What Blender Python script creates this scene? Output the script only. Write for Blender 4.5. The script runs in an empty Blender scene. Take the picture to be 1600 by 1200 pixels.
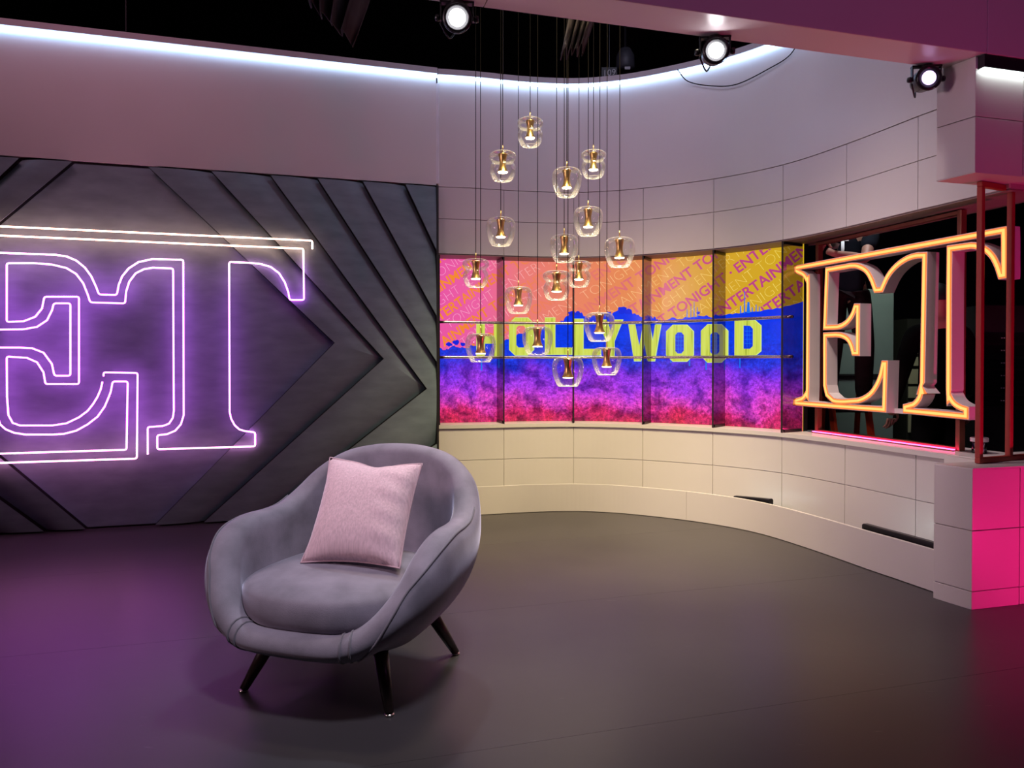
import bpy, bmesh, math, random
from mathutils import Vector, Matrix

# ------------------------------------------------------------------ camera, world, lights, exposure
SC = bpy.context.scene
COL = SC.collection
F_PX, CX, PITCH, EYE = 1202.0, 800.0, math.radians(0.75), 1.2
CY = 567.0 + F_PX * math.tan(PITCH)
_c, _s = math.cos(PITCH), math.sin(PITCH)

cam_data = bpy.data.cameras.new('camera')
cam_data.sensor_width = 36.0
cam_data.lens = F_PX / 1600.0 * 36.0
cam_data.shift_y = (CY - 600.0) / 1600.0
cam_data.clip_start = 0.02
cam_data.clip_end = 100
cam = bpy.data.objects.new('camera', cam_data)
cam.location = (0, 0, EYE)
cam.rotation_euler = (math.pi / 2 - PITCH, 0, 0)
COL.objects.link(cam)
SC.camera = cam

world = bpy.data.worlds.new('dark_studio')
SC.world = world
world.use_nodes = True
world.node_tree.nodes['Background'].inputs[0].default_value = (0.010, 0.009, 0.014, 1)
world.node_tree.nodes['Background'].inputs[1].default_value = 0.25

SC.view_settings.view_transform = 'Standard'
SC.view_settings.look = 'None'
SC.view_settings.gamma = 1.0
SC.view_settings.use_curve_mapping = False
SC.view_settings.exposure = 0.0
SC.cycles.use_denoising = True
SC.cycles.use_adaptive_sampling = True
SC.cycles.adaptive_threshold = 0.02
SC.cycles.max_bounces = 8
SC.cycles.transparent_max_bounces = 20
SC.cycles.diffuse_bounces = 3
SC.cycles.glossy_bounces = 3
SC.cycles.sample_clamp_indirect = 6.0
SC.cycles.caustics_reflective = False
SC.cycles.caustics_refractive = False


def area_lamp(name, loc, target, size, size_y, power, color, spread=180):
    l = bpy.data.lights.new(name, 'AREA')
    l.shape = 'RECTANGLE'
    l.size, l.size_y = size, size_y
    l.energy = power
    l.color = color
    l.spread = math.radians(spread)
    o = bpy.data.objects.new(name, l)
    o.location = loc
    o.rotation_euler = (Vector(target) - Vector(loc)).to_track_quat('-Z', 'Y').to_euler()
    COL.objects.link(o)
    return o


def spot_lamp(name, loc, target, power, color, angle, blend=0.6, radius=0.08):
    l = bpy.data.lights.new(name, 'SPOT')
    l.energy = power
    l.color = color
    l.spot_size = math.radians(angle)
    l.spot_blend = blend
    l.shadow_soft_size = radius
    o = bpy.data.objects.new(name, l)
    o.location = loc
    o.rotation_euler = (Vector(target) - Vector(loc)).to_track_quat('-Z', 'Y').to_euler()
    COL.objects.link(o)
    return o


# studio lamps outside the view, plus added fills marked at their lines
spot_lamp('grid_spot_warm', (0.55, 3.8, 4.95), (0.62, 5.7, 0.1), 2150, (1.0, 0.80, 0.40), 45, 0.9, 0.6)
spot_lamp('floor_fill_spot', (0.75, 4.3, 4.95), (0.45, 3.3, 0.0), 1050, (1.0, 0.84, 0.62), 36, 1.0, 0.5)  # added fill, brightens the floor in place of its warm reflection
spot_lamp('grid_spot_warm_right', (0.5, 3.5, 4.95), (2.0, 5.0, 0.2), 560, (1.0, 0.80, 0.76), 42, 0.9, 0.25)
area_lamp('grid_softlight_fascia', (0.9, 3.75, 4.9), (1.3, 6.4, 2.6), 2.2, 0.6, 17, (0.72, 0.70, 1.0), 130)
area_lamp('grid_softlight_fascia_left', (-3.0, 3.3, 4.9), (-2.8, 5.6, 3.0), 2.2, 0.6, 9.5, (1.0, 0.48, 0.66), 110)
area_lamp('side_fill_rose', (-3.3, 1.9, 2.2), (2.2, 4.0, 1.4), 1.0, 0.7, 15, (1.0, 0.66, 0.76), 80)  # added fill for the left faces of the pier, no known source
spot_lamp('front_spot_chair', (0.4, 0.9, 4.7), (-0.45, 2.95, 0.35), 520, (0.86, 0.82, 1.0), 32, 0.8, 0.30)
spot_lamp('grid_spot_chair', (-0.5, 5.2, 4.7), (-0.55, 3.0, 0.6), 260, (0.70, 0.80, 1.0), 30, 0.8, 0.15)
spot_lamp('floor_wash_magenta', (3.35, 2.75, 0.12), (2.62, 3.78, 0.75), 80, (1.0, 0.01, 0.22), 120, 0.9, 0.08)
spot_lamp('beam_wash_violet', (2.6, 0.6, 3.3), (1.9, 3.6, 2.85), 32, (0.80, 0.22, 0.78), 125, 1.0, 0.3)
area_lamp('crew_fill_lamp', (2.62, 5.72, 3.3), (2.62, 6.05, 2.0), 0.2, 0.2, 3.5, (0.9, 0.95, 1.0), 90)  # added unseen fill that lifts the chest print and arm
area_lamp('board_fill_lamp', (3.25, 6.5, 3.1), (3.2, 6.9, 1.4), 0.4, 0.2, 5, (0.85, 1.0, 0.88), 110)  # added unseen fill so the board shows in the dark room


# ------------------------------------------------------------------ photo geometry helpers
def ray(x, y):
    a = (x - CX) / F_PX
    b = -(y - CY) / F_PX
    return (a, _c + b * _s, -_s + b * _c)


def hz(x, y, z):                       # point of height z seen at a photo position
    r = ray(x, y)
    t = (z - EYE) / r[2]
    return Vector((r[0] * t, r[1] * t, z))


def hy(x, y, Y):                       # point at depth Y
    r = ray(x, y)
    t = Y / r[1]
    return Vector((r[0] * t, Y, EYE + r[2] * t))


def hpl(x, y, P, D):                   # point on the vertical plane through P along D
    r = ray(x, y)
    n = (-D[1], D[0])
    t = (P[0] * n[0] + P[1] * n[1]) / (r[0] * n[0] + r[1] * n[1])
    return Vector((r[0] * t, r[1] * t, EYE + r[2] * t))


# ------------------------------------------------------------------ materials
MATS = {}


def nodes_of(name):
    m = bpy.data.materials.new(name)
    m.use_nodes = True
    nt = m.node_tree
    return m, nt, nt.nodes['Principled BSDF']


def setin(node, key, val):
    if key in node.inputs:
        node.inputs[key].default_value = val


def mat(name, base, rough=0.5, metal=0.0, vary=0.06, scale=8.0, bump=0.0, bump_scale=60.0, sheen=0.0,
        sheen_tint=None, spec=None, coat=0.0, stretch=None, coord='Object', rough_vary=0.0):
    if name in MATS:
        return MATS[name]
    m, nt, b = nodes_of(name)
    L = nt.links.new
    tc = nt.nodes.new('ShaderNodeTexCoord')
    src = tc.outputs[coord]
    if stretch:
        mp = nt.nodes.new('ShaderNodeMapping')
        mp.inputs['Scale'].default_value = stretch
        L(src, mp.inputs['Vector'])
        src = mp.outputs['Vector']
    nz = nt.nodes.new('ShaderNodeTexNoise')
    nz.inputs['Scale'].default_value = scale
    nz.inputs['Detail'].default_value = 5
    L(src, nz.inputs['Vector'])
    rp = nt.nodes.new('ShaderNodeValToRGB')
    rp.color_ramp.elements[0].position = 0.3
    rp.color_ramp.elements[1].position = 0.7
    rp.color_ramp.elements[0].color = tuple(max(0, v * (1 - vary)) for v in base) + (1,)
    rp.color_ramp.elements[1].color = tuple(min(1, v * (1 + vary)) for v in base) + (1,)
    L(nz.outputs['Fac'], rp.inputs['Fac'])
    L(rp.outputs['Color'], b.inputs['Base Color'])
    b.inputs['Roughness'].default_value = rough
    b.inputs['Metallic'].default_value = metal
    if rough_vary:
        mr = nt.nodes.new('ShaderNodeMapRange')
        mr.inputs['To Min'].default_value = rough - rough_vary
        mr.inputs['To Max'].default_value = rough + rough_vary
        L(nz.outputs['Fac'], mr.inputs['Value'])
        L(mr.outputs['Result'], b.inputs['Roughness'])
    if spec is not None:
        setin(b, 'Specular IOR Level', spec)
    if sheen:
        setin(b, 'Sheen Weight', sheen)
        setin(b, 'Sheen Roughness', 0.35)
        if sheen_tint:
            setin(b, 'Sheen Tint', tuple(sheen_tint) + (1,))
    if coat:
        setin(b, 'Coat Weight', coat)
        setin(b, 'Coat Roughness', 0.1)
    if bump:
        n2 = nt.nodes.new('ShaderNodeTexNoise')
        n2.inputs['Scale'].default_value = bump_scale
        n2.inputs['Detail'].default_value = 3
        L(src, n2.inputs['Vector'])
        bp = nt.nodes.new('ShaderNodeBump')
        bp.inputs['Strength'].default_value = bump
        bp.inputs['Distance'].default_value = 0.004
        L(n2.outputs['Fac'], bp.inputs['Height'])
        L(bp.outputs['Normal'], b.inputs['Normal'])
    MATS[name] = m
    return m


def glow(name, color, strength):
    if name in MATS:
        return MATS[name]
    m = bpy.data.materials.new(name)
    m.use_nodes = True
    nt = m.node_tree
    nt.nodes.remove(nt.nodes['Principled BSDF'])
    e = nt.nodes.new('ShaderNodeEmission')
    e.inputs['Color'].default_value = tuple(color) + (1,)
    e.inputs['Strength'].default_value = strength
    nt.links.new(e.outputs[0], nt.nodes['Material Output'].inputs['Surface'])
    MATS[name] = m
    return m


def thin_glass(name, tint, ior=1.45, rough=0.02, boost=1.0, cap=1.0, edge=0.0):
    if name in MATS:
        return MATS[name]
    m = bpy.data.materials.new(name)
    m.use_nodes = True
    nt = m.node_tree
    nt.nodes.remove(nt.nodes['Principled BSDF'])
    t = nt.nodes.new('ShaderNodeBsdfTransparent')
    t.inputs['Color'].default_value = tuple(tint) + (1,)
    g = nt.nodes.new('ShaderNodeBsdfGlossy')
    g.inputs['Roughness'].default_value = rough
    fr = nt.nodes.new('ShaderNodeFresnel')
    fr.inputs['IOR'].default_value = ior
    mu = nt.nodes.new('ShaderNodeMath')
    mu.operation = 'MULTIPLY'
    mu.use_clamp = True
    mu.inputs[1].default_value = boost
    mx = nt.nodes.new('ShaderNodeMixShader')
    L = nt.links.new
    df = nt.nodes.new('ShaderNodeBsdfDiffuse')
    df.inputs['Color'].default_value = (0.9, 0.9, 0.92, 1)
    m2 = nt.nodes.new('ShaderNodeMixShader')
    m2.inputs[0].default_value = edge
    L(g.outputs[0], m2.inputs[1])
    L(df.outputs[0], m2.inputs[2])
    L(fr.outputs[0], mu.inputs[0])
    mn = nt.nodes.new('ShaderNodeMath')
    mn.operation = 'MINIMUM'
    mn.inputs[1].default_value = cap
    L(mu.outputs[0], mn.inputs[0])
    L(mn.outputs[0], mx.inputs[0])
    L(t.outputs[0], mx.inputs[1])
    L(m2.outputs[0], mx.inputs[2])
    L(mx.outputs[0], nt.nodes['Material Output'].inputs['Surface'])
    MATS[name] = m
    return m


WHITE = mat('off_white_laminate', (0.66, 0.63, 0.61), 0.30, vary=0.015, scale=3, rough_vary=0.04)
BACKER = mat('joint_grey_backing', (0.45, 0.42, 0.41), 0.8, vary=0.04)
BLACKP = mat('black_paint', (0.012, 0.012, 0.014), 0.5, vary=0.2)
BLACKM = mat('black_metal', (0.02, 0.02, 0.022), 0.32, metal=0.6, vary=0.2)
BRASS = mat('brushed_brass', (0.62, 0.40, 0.14), 0.33, metal=1.0, vary=0.08, scale=20, stretch=(1, 1, 12))
DRED = mat('oxide_red_metal', (0.36, 0.05, 0.035), 0.42, metal=0.2, vary=0.1)
BRONZE = mat('copper_brown_metal', (0.24, 0.085, 0.05), 0.4, metal=0.4, vary=0.1)
CHROME = mat('satin_steel', (0.72, 0.66, 0.58), 0.25, metal=1.0, vary=0.04)


# ------------------------------------------------------------------ mesh helpers
class MB:
    def __init__(self):
        self.v, self.f = [], []

    def add(self, verts, faces):
        o = len(self.v)
        self.v += [tuple(p) for p in verts]
        self.f += [tuple(i + o for i in q) for q in faces]
        return self

    def box(self, x0, x1, y0, y1, z0, z1):
        v = [(x, y, z) for z in (z0, z1) for y in (y0, y1) for x in (x0, x1)]
        return self.add(v, [(0, 2, 3, 1), (4, 5, 7, 6), (0, 1, 5, 4), (2, 6, 7, 3), (0, 4, 6, 2), (1, 3, 7, 5)])

    def hexa(self, bot, top):          # prism between two rings of points
        n = len(bot)
        f = [tuple(reversed(range(n))), tuple(range(n, 2 * n))]
        f += [(i, (i + 1) % n, n + (i + 1) % n, n + i) for i in range(n)]
        return self.add(list(bot) + list(top), f)

    def prism(self, pts, z0, z1):
        return self.hexa([(p[0], p[1], z0) for p in pts], [(p[0], p[1], z1) for p in pts])

    def bar(self, a, b, w, h, up=(0, 0, 1)):   # rectangular bar from a to b
        a, b = Vector(a), Vector(b)
        d = (b - a).normalized()
        u = Vector(up)
        if abs(d.dot(u)) > 0.98:
            u = Vector((0, 1, 0))
        s = d.cross(u).normalized()
        t = s.cross(d).normalized()
        q = [s * (i * w / 2) + t * (j * h / 2) for i, j in ((-1, -1), (1, -1), (1, 1), (-1, 1))]
        return self.hexa([a + k for k in q], [b + k for k in q])

    def tube(self, pts, r, seg=8, closed=False, caps=True):
        pts = [Vector(p) for p in pts]
        n = len(pts)
        rr = r if isinstance(r, (list, tuple)) else [r] * n
        frames = []
        up = None
        for i in range(n):
            if closed:
                d = (pts[(i + 1) % n] - pts[i - 1])
            else:
                d = pts[min(i + 1, n - 1)] - pts[max(i - 1, 0)]
            d.normalize()
            if up is None:
                up = Vector((0, 0, 1)) if abs(d.z) < 0.9 else Vector((0, 1, 0))
            s = d.cross(up)
            if s.length < 1e-6:
                s = d.cross(Vector((1, 0, 0)))
            s.normalize()
            up = s.cross(d).normalized()
            frames.append((s, up.copy()))
        vs, fs = [], []
        for i in range(n):
            s, u = frames[i]
            for k in range(seg):
                a = 2 * math.pi * k / seg
                vs.append(pts[i] + (s * math.cos(a) + u * math.sin(a)) * rr[i])
        m = n if closed else n - 1
        for i in range(m):
            j = (i + 1) % n
            for k in range(seg):
                k2 = (k + 1) % seg
                fs.append((i * seg + k, i * seg + k2, j * seg + k2, j * seg + k))
        if caps and not closed:
            fs.append(tuple(reversed(range(seg))))
            fs.append(tuple((n - 1) * seg + k for k in range(seg)))
        return self.add(vs, fs)

    def lathe(self, prof, seg=24, axis=None, center=(0, 0, 0), cap0=False, cap1=False):
        # prof: (radius, height) along axis from center
        ax = Vector(axis).normalized() if axis else Vector((0, 0, 1))
        q = Vector((0, 0, 1)).rotation_difference(ax)
        c = Vector(center)
        vs, fs = [], []
        for r, h in prof:
            for k in range(seg):
                a = 2 * math.pi * k / seg
                vs.append(c + q @ Vector((r * math.cos(a), r * math.sin(a), h)))
        for i in range(len(prof) - 1):
            for k in range(seg):
                k2 = (k + 1) % seg
                fs.append((i * seg + k, i * seg + k2, (i + 1) * seg + k2, (i + 1) * seg + k))
        if cap0:
            fs.append(tuple(reversed(range(seg))))
        if cap1:
            fs.append(tuple((len(prof) - 1) * seg + k for k in range(seg)))
        return self.add(vs, fs)

    def build(self, name, material, parent=None, smooth=False, bevel=0.0, sub=0, autosmooth=True):
        off = Vector((0, 0, 0))
        if parent is not None:
            p = parent
            while p is not None:
                off += p.location
                p = p.parent
        me = bpy.data.meshes.new(name)
        me.from_pydata([tuple(Vector(v) - off) for v in self.v], [], self.f)
        me.validate(verbose=False)
        bm = bmesh.new()
        bm.from_mesh(me)
        bmesh.ops.recalc_face_normals(bm, faces=bm.faces)
        bm.to_mesh(me)
        bm.free()
        me.materials.append(material)
        if smooth:
            for p in me.polygons:
                p.use_smooth = True
        o = bpy.data.objects.new(name, me)
        COL.objects.link(o)
        if parent is not None:
            o.parent = parent
        if bevel:
            b = o.modifiers.new('bevel', 'BEVEL')
            b.width = bevel
            b.segments = 2
            b.limit_method = 'ANGLE'
        if sub:
            s = o.modifiers.new('sub', 'SUBSURF')
            s.levels = sub
            s.render_levels = sub
        return o


def tag(o, label, cat, group=None, kind=None):
    o['label'] = label
    o['category'] = cat
    if group:
        o['group'] = group
    if kind:
        o['kind'] = kind
    return o


def thing(name, label, cat, loc=(0, 0, 0), group=None, kind=None):
    o = bpy.data.objects.new(name, None)
    o.empty_display_size = 0.1
    o.location = loc
    COL.objects.link(o)
    return tag(o, label, cat, group, kind)


def smooth_path(pts, per=8, closed=False):
    pts = [Vector(p) for p in pts]
    n = len(pts)
    out = []
    for i in range(n if closed else n - 1):
        if closed:
            p0, p1, p2, p3 = pts[i - 1], pts[i], pts[(i + 1) % n], pts[(i + 2) % n]
        else:
            p1, p2 = pts[i], pts[i + 1]
            p0 = pts[i - 1] if i > 0 else p1 * 2 - p2
            p3 = pts[i + 2] if i + 2 < n else p2 * 2 - p1
        for k in range(per):
            t = k / per
            out.append(0.5 * ((2 * p1) + (p2 - p0) * t + (2 * p0 - 5 * p1 + 4 * p2 - p3) * t * t + (3 * p1 - p0 - 3 * p2 + p3) * t ** 3))
    if not closed:
        out.append(pts[-1])
    return out


# ------------------------------------------------------------------ floor and ceiling
def floor_material():
    m, nt, b = nodes_of('dark_studio_floor')
    L = nt.links.new
    tc = nt.nodes.new('ShaderNodeTexCoord')
    n1 = nt.nodes.new('ShaderNodeTexNoise')
    n1.inputs['Scale'].default_value = 1.3
    n1.inputs['Detail'].default_value = 8
    L(tc.outputs['Object'], n1.inputs['Vector'])
    rp = nt.nodes.new('ShaderNodeValToRGB')
    rp.color_ramp.elements[0].position = 0.35
    rp.color_ramp.elements[0].color = (0.046, 0.042, 0.044, 1)
    rp.color_ramp.elements[1].position = 0.7
    rp.color_ramp.elements[1].color = (0.058, 0.053, 0.054, 1)
    L(n1.outputs['Fac'], rp.inputs['Fac'])
    # fine light scuffs
    n2 = nt.nodes.new('ShaderNodeTexNoise')
    n2.inputs['Scale'].default_value = 24
    n2.inputs['Detail'].default_value = 6
    mp = nt.nodes.new('ShaderNodeMapping')
    mp.inputs['Scale'].default_value = (0.35, 2.2, 1)
    mp.inputs['Rotation'].default_value = (0, 0, 0.3)
    L(tc.outputs['Object'], mp.inputs['Vector'])
    L(mp.outputs['Vector'], n2.inputs['Vector'])
    r2 = nt.nodes.new('ShaderNodeValToRGB')
    r2.color_ramp.elements[0].position = 0.70
    r2.color_ramp.elements[0].color = (0, 0, 0, 1)
    r2.color_ramp.elements[1].position = 0.76
    r2.color_ramp.elements[1].color = (0.05, 0.05, 0.05, 1)
    L(n2.outputs['Fac'], r2.inputs['Fac'])
    ad = nt.nodes.new('ShaderNodeMixRGB')
    ad.blend_type = 'ADD'
    ad.inputs[0].default_value = 1
    L(rp.outputs['Color'], ad.inputs[1])
    L(r2.outputs['Color'], ad.inputs[2])
    L(ad.outputs[0], b.inputs['Base Color'])
    mr = nt.nodes.new('ShaderNodeMapRange')
    mr.inputs['To Min'].default_value = 0.31
    mr.inputs['To Max'].default_value = 0.36
    L(n1.outputs['Fac'], mr.inputs['Value'])
    L(mr.outputs['Result'], b.inputs['Roughness'])
    setin(b, 'Specular IOR Level', 0.30)
    n3 = nt.nodes.new('ShaderNodeTexNoise')
    n3.inputs['Scale'].default_value = 5
    bp = nt.nodes.new('ShaderNodeBump')
    bp.inputs['Strength'].default_value = 0.05
    bp.inputs['Distance'].default_value = 0.01
    L(tc.outputs['Object'], n3.inputs['Vector'])
    L(n3.outputs['Fac'], bp.inputs['Height'])
    L(bp.outputs['Normal'], b.inputs['Normal'])
    return m


FLOORM = floor_material()
fl = thing('floor', 'dark grey semi-gloss studio floor', 'floor', kind='structure')
# vinyl sheets with fine joints running across the room
wd = Vector((0.9559, 0.2936, 0))
wn = Vector((-0.2936, 0.9559, 0))
o0 = hz(700, 959, 0)
seam_at = (o0.dot(wn))
s2 = hz(800, 848, 0).dot(wn)
cuts = [-4.0, seam_at - 2.0 * (s2 - seam_at), seam_at - (s2 - seam_at), seam_at, s2, s2 + (s2 - seam_at), s2 + 2 * (s2 - seam_at), 11.0]
for i in range(len(cuts) - 1):
    a, b_ = cuts[i] + 0.0006, cuts[i + 1] - 0.0006
    q = [wd * -8 + wn * a, wd * 9 + wn * a, wd * 9 + wn * b_, wd * -8 + wn * b_]
    MB().prism([(p.x, p.y) for p in q], -0.03, 0.0).build('floor_sheet', FLOORM, fl)
MB().box(-9, 10, -6, 13, -0.08, -0.031).build('subfloor', BLACKP, fl)
ce = tag(MB().box(-9, 10, -6, 13, 5.4, 5.45).build('ceiling', BLACKP), 'black ceiling void above the set', 'ceiling', kind='structure')
tag(MB().box(-9, 10, 12.6, 12.65, 0.0, 5.4).build('wall_stage', BLACKP), 'black stage wall far behind the set', 'wall', kind='structure')

# ------------------------------------------------------------------ left wall: padded chevron panels, fascia, neon
PA = hz(0, 833.9, 0)
PB = hz(325, 815.5, 0)
WD = (PB - PA).normalized()                     # along the wall, to the right
WN = Vector((WD.y, -WD.x, 0))                   # towards the room
P_END = hpl(680.5, 292, PA, WD)
P_END.z = 0


def wall_uz(px, py, off=0.0):
    q = hpl(px, py, PA + WN * off, WD)
    return ((q - P_END).dot(WD), q.z)


def wall_pt(u, z, off=0.0):
    q = P_END + WD * u + WN * off
    return Vector((q.x, q.y, z))


Z_PANEL, Z_LED = 2.638, 3.505
U_LEFT = -5.6
FELT = mat('charcoal_felt', (0.185, 0.262, 0.295), 0.85, vary=0.14, scale=5, bump=0.25, bump_scale=220, stretch=(1, 1, 3))
wl = thing('wall_left', 'dark grey wall of padded chevron panels carrying the neon sign', 'wall', P_END + WD * (-2.8), kind='structure')
base = MB().hexa([wall_pt(U_LEFT, 0.0, 0.0), wall_pt(0, 0.0, 0.0), wall_pt(0, 0.0, -0.16), wall_pt(U_LEFT, 0.0, -0.16)],
                 [wall_pt(U_LEFT, Z_PANEL, 0.0), wall_pt(0, Z_PANEL, 0.0), wall_pt(0, Z_PANEL, -0.16), wall_pt(U_LEFT, Z_PANEL, -0.16)])
base.build('backing', BLACKP, wl)

tops = [(229.6, 259.7), (329, 268), (421.8, 275.5), (494.6, 280), (565, 285), (631.5, 290.5)]
corners = [(522, 536), (598, 560.6), (664.6, 607), (738, 655), (812, 735), (890, 840)]
bots = [(244, 818), (319, 814), (416.4, 801.4), (512, 800), (600, 800), (660, 800)]
T = [wall_uz(*p) for p in tops]
Cn = [wall_uz(*p) for p in corners]
Bt = [wall_uz(*p) for p in bots]
axis_u = 0.5 * (wall_uz(121.4, 253.8)[0] + T[0][0])
axis_b = 0.5 * (wall_uz(138, 825)[0] + Bt[0][0])


def ext(p, q, zt):                # carry the line q->p on to height zt
    t = (zt - q[1]) / (p[1] - q[1])
    return (q[0] + (p[0] - q[0]) * t, zt)


T = [ext(T[i], Cn[i], 2.9) for i in range(6)]
Bt = [ext(Bt[i], Cn[i], -0.2) for i in range(6)]


def mirror(p):
    k = (p[1] - 0.0) / 2.64
    ax = axis_b + (axis_u - axis_b) * k
    first = T[0] if p[1] > 2.5 else (Bt[0] if p[1] < 0 else Cn[0])
    d1 = first[0] - (axis_b + (axis_u - axis_b) * first[1] / 2.64)
    dd = p[0] - ax
    if abs(dd) > d1:
        dd = d1 + (dd - d1) * 0.78
    return (ax - dd, p[1])


def clip_poly(poly, u0, u1, z0, z1):      # poly of (u, z, h)
    def cut(poly, inside, inter):
        out = []
        for i in range(len(poly)):
            a, b = poly[i - 1], poly[i]
            ia, ib = inside(a), inside(b)
            if ib:
                if not ia:
                    out.append(inter(a, b))
                out.append(b)
            elif ia:
                out.append(inter(a, b))
        return out

    def lerp(a, b, t):
        return tuple(a[k] + (b[k] - a[k]) * t for k in range(3))
    for ax, lim, sg in ((0, u0, 1), (0, u1, -1), (1, z0, 1), (1, z1, -1)):
        if not poly:
            return poly
        poly = cut(poly, lambda p: sg * (p[ax] - lim) >= 0, lambda a, b: lerp(a, b, (lim - a[ax]) / (b[ax] - a[ax])))
    return poly


H_IN, H_OUT = 0.062, 0.006
polys = []
polys.append([(*T[0], 0.012), (*Cn[0], 0.006), (*Bt[0], 0.012), (*mirror(Bt[0]), 0.012), (*mirror(Cn[0]), 0.006), (*mirror(T[0]), 0.012)])
for k in range(6):
    if k < 5:
        up = [(*T[k], H_IN), (*Cn[k], H_IN), (*Cn[k + 1], H_OUT), (*T[k + 1], H_OUT)]
        lo = [(*Cn[k], H_IN), (*Bt[k], H_IN), (*Bt[k + 1], H_OUT), (*Cn[k + 1], H_OUT)]
    else:
        far_t = (T[k][0] + 0.35, T[k][1])
        far_c = (Cn[k][0] + 0.35, Cn[k][1])
        far_b = (Bt[k][0] + 0.6, Bt[k][1])
        up = [(*T[k], H_IN), (*Cn[k], H_IN), (*far_c, H_OUT), (*far_t, H_OUT)]
        lo = [(*Cn[k], H_IN), (*Bt[k], H_IN), (*far_b, H_OUT), (*far_c, H_OUT)]
    polys += [up, lo]
    polys += [[(*mirror(p[:2]), p[2]) for p in reversed(up)], [(*mirror(p[:2]), p[2]) for p in reversed(lo)]]
FALL = [(0.0, 0.068), (0.45, 0.065), (0.70, 0.050), (0.88, 0.024), (1.0, 0.003)]


def fall(t):
    for (t0, h0), (t1, h1) in zip(FALL, FALL[1:]):
        if t <= t1:
            return h0 + (h1 - h0) * (t - t0) / (t1 - t0)
    return FALL[-1][1]


for n_, poly in enumerate(polys):
    mb = MB()
    if n_ == 0:
        q = clip_poly(poly, U_LEFT + 0.005, -0.006, 0.012, Z_PANEL - 0.012)
        mb.hexa([wall_pt(p[0], p[1], 0.0005) for p in q], [wall_pt(p[0], p[1], p[2]) for p in q])
        mb.build('chevron_panel', FELT, wl, bevel=0.006)
        continue
    # quad: points 0,1 on the raised inner line, 2,3 on the outer line (or the reverse when mirrored)
    if poly[0][2] == H_IN:
        A0, A1, B1, B0 = poly
    else:
        B0, B1, A1, A0 = poly
    n = 8
    for k in range(n):
        t0, t1 = k / n, (k + 1) / n
        row = []
        for (a_, b_, t) in ((A0, B0, t0), (A1, B1, t0), (A1, B1, t1), (A0, B0, t1)):
            row.append((a_[0] + (b_[0] - a_[0]) * t, a_[1] + (b_[1] - a_[1]) * t, fall(t)))
        q = clip_poly(row, U_LEFT + 0.005, -0.006, 0.012, Z_PANEL - 0.012)
        if len(q) < 3:
            continue
        o_ = len(mb.v)
        mb.add([wall_pt(p[0], p[1], p[2]) for p in q], [tuple(range(len(q)))])
        if k == 0:      # the upright face along the raised line
            e = clip_poly([(A0[0], A0[1], fall(0)), (A1[0], A1[1], fall(0)), (A1[0] * 0.88 + B1[0] * 0.12, A1[1] * 0.88 + B1[1] * 0.12, 0.0), (A0[0] * 0.88 + B0[0] * 0.12, A0[1] * 0.88 + B0[1] * 0.12, 0.0)], U_LEFT + 0.005, -0.006, 0.012, Z_PANEL - 0.012)
            if len(e) >= 3:
                mb.add([wall_pt(p[0], p[1], p[2]) for p in e], [tuple(range(len(e)))])
    if not mb.f:
        continue
    po_ = mb.build('chevron_panel', FELT, wl)
    bmp = bmesh.new()
    bmp.from_mesh(po_.data)
    bmesh.ops.remove_doubles(bmp, verts=bmp.verts, dist=0.0004)
    bmp.to_mesh(po_.data)
    bmp.free()
    for pg_ in po_.data.polygons:
        pg_.use_smooth = True
    es = po_.modifiers.new('edges', 'EDGE_SPLIT')
    es.split_angle = math.radians(40)
# dark end trim of the panel wall
tag(MB().hexa([wall_pt(-0.004, 0, 0.07), wall_pt(0.012, 0, 0.07), wall_pt(0.012, 0, -0.16), wall_pt(-0.004, 0, -0.16)],
              [wall_pt(-0.004, Z_PANEL, 0.07), wall_pt(0.012, Z_PANEL, 0.07), wall_pt(0.012, Z_PANEL, -0.16), wall_pt(-0.004, Z_PANEL, -0.16)]).build('trim_1', BLACKP),
    'thin black end trim of the chevron panel wall', 'trim', kind='structure')
# fascia above the panels
fa = MB().hexa([wall_pt(U_LEFT, Z_PANEL + 0.006, 0.03), wall_pt(0, Z_PANEL + 0.006, 0.03), wall_pt(0, Z_PANEL + 0.006, -0.2), wall_pt(U_LEFT, Z_PANEL + 0.006, -0.2)],
               [wall_pt(U_LEFT, 3.56, 0.03), wall_pt(0, 3.56, 0.03), wall_pt(0, 3.56, -0.2), wall_pt(U_LEFT, 3.56, -0.2)])
tag(fa.build('wall_fascia', WHITE), 'smooth pale fascia above the dark chevron panel wall', 'wall', kind='structure')


def neon_material(name, ramp, strength, axis='Z', lo=0.4, hi=2.2):
    m = bpy.data.materials.new(name)
    m.use_nodes = True
    nt = m.node_tree
    nt.nodes.remove(nt.nodes['Principled BSDF'])
    L = nt.links.new
    ge = nt.nodes.new('ShaderNodeNewGeometry')
    sx = nt.nodes.new('ShaderNodeSeparateXYZ')
    L(ge.outputs['Position'], sx.inputs[0])
    mr = nt.nodes.new('ShaderNodeMapRange')
    mr.inputs['From Min'].default_value = lo
    mr.inputs['From Max'].default_value = hi
    L(sx.outputs[axis], mr.inputs['Value'])
    rp = nt.nodes.new('ShaderNodeValToRGB')
    els = rp.color_ramp.elements
    els[0].position, els[0].color = ramp[0][0], tuple(ramp[0][1]) + (1,)
    els[1].position, els[1].color = ramp[-1][0], tuple(ramp[-1][1]) + (1,)
    for p, col in ramp[1:-1]:
        e = els.new(p)
        e.color = tuple(col) + (1,)
    L(mr.outputs['Result'], rp.inputs['Fac'])
    em = nt.nodes.new('ShaderNodeEmission')
    em.inputs['Strength'].default_value = strength
    L(rp.outputs['Color'], em.inputs['Color'])
    L(em.outputs[0], nt.nodes['Material Output'].inputs['Surface'])
    return m


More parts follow.
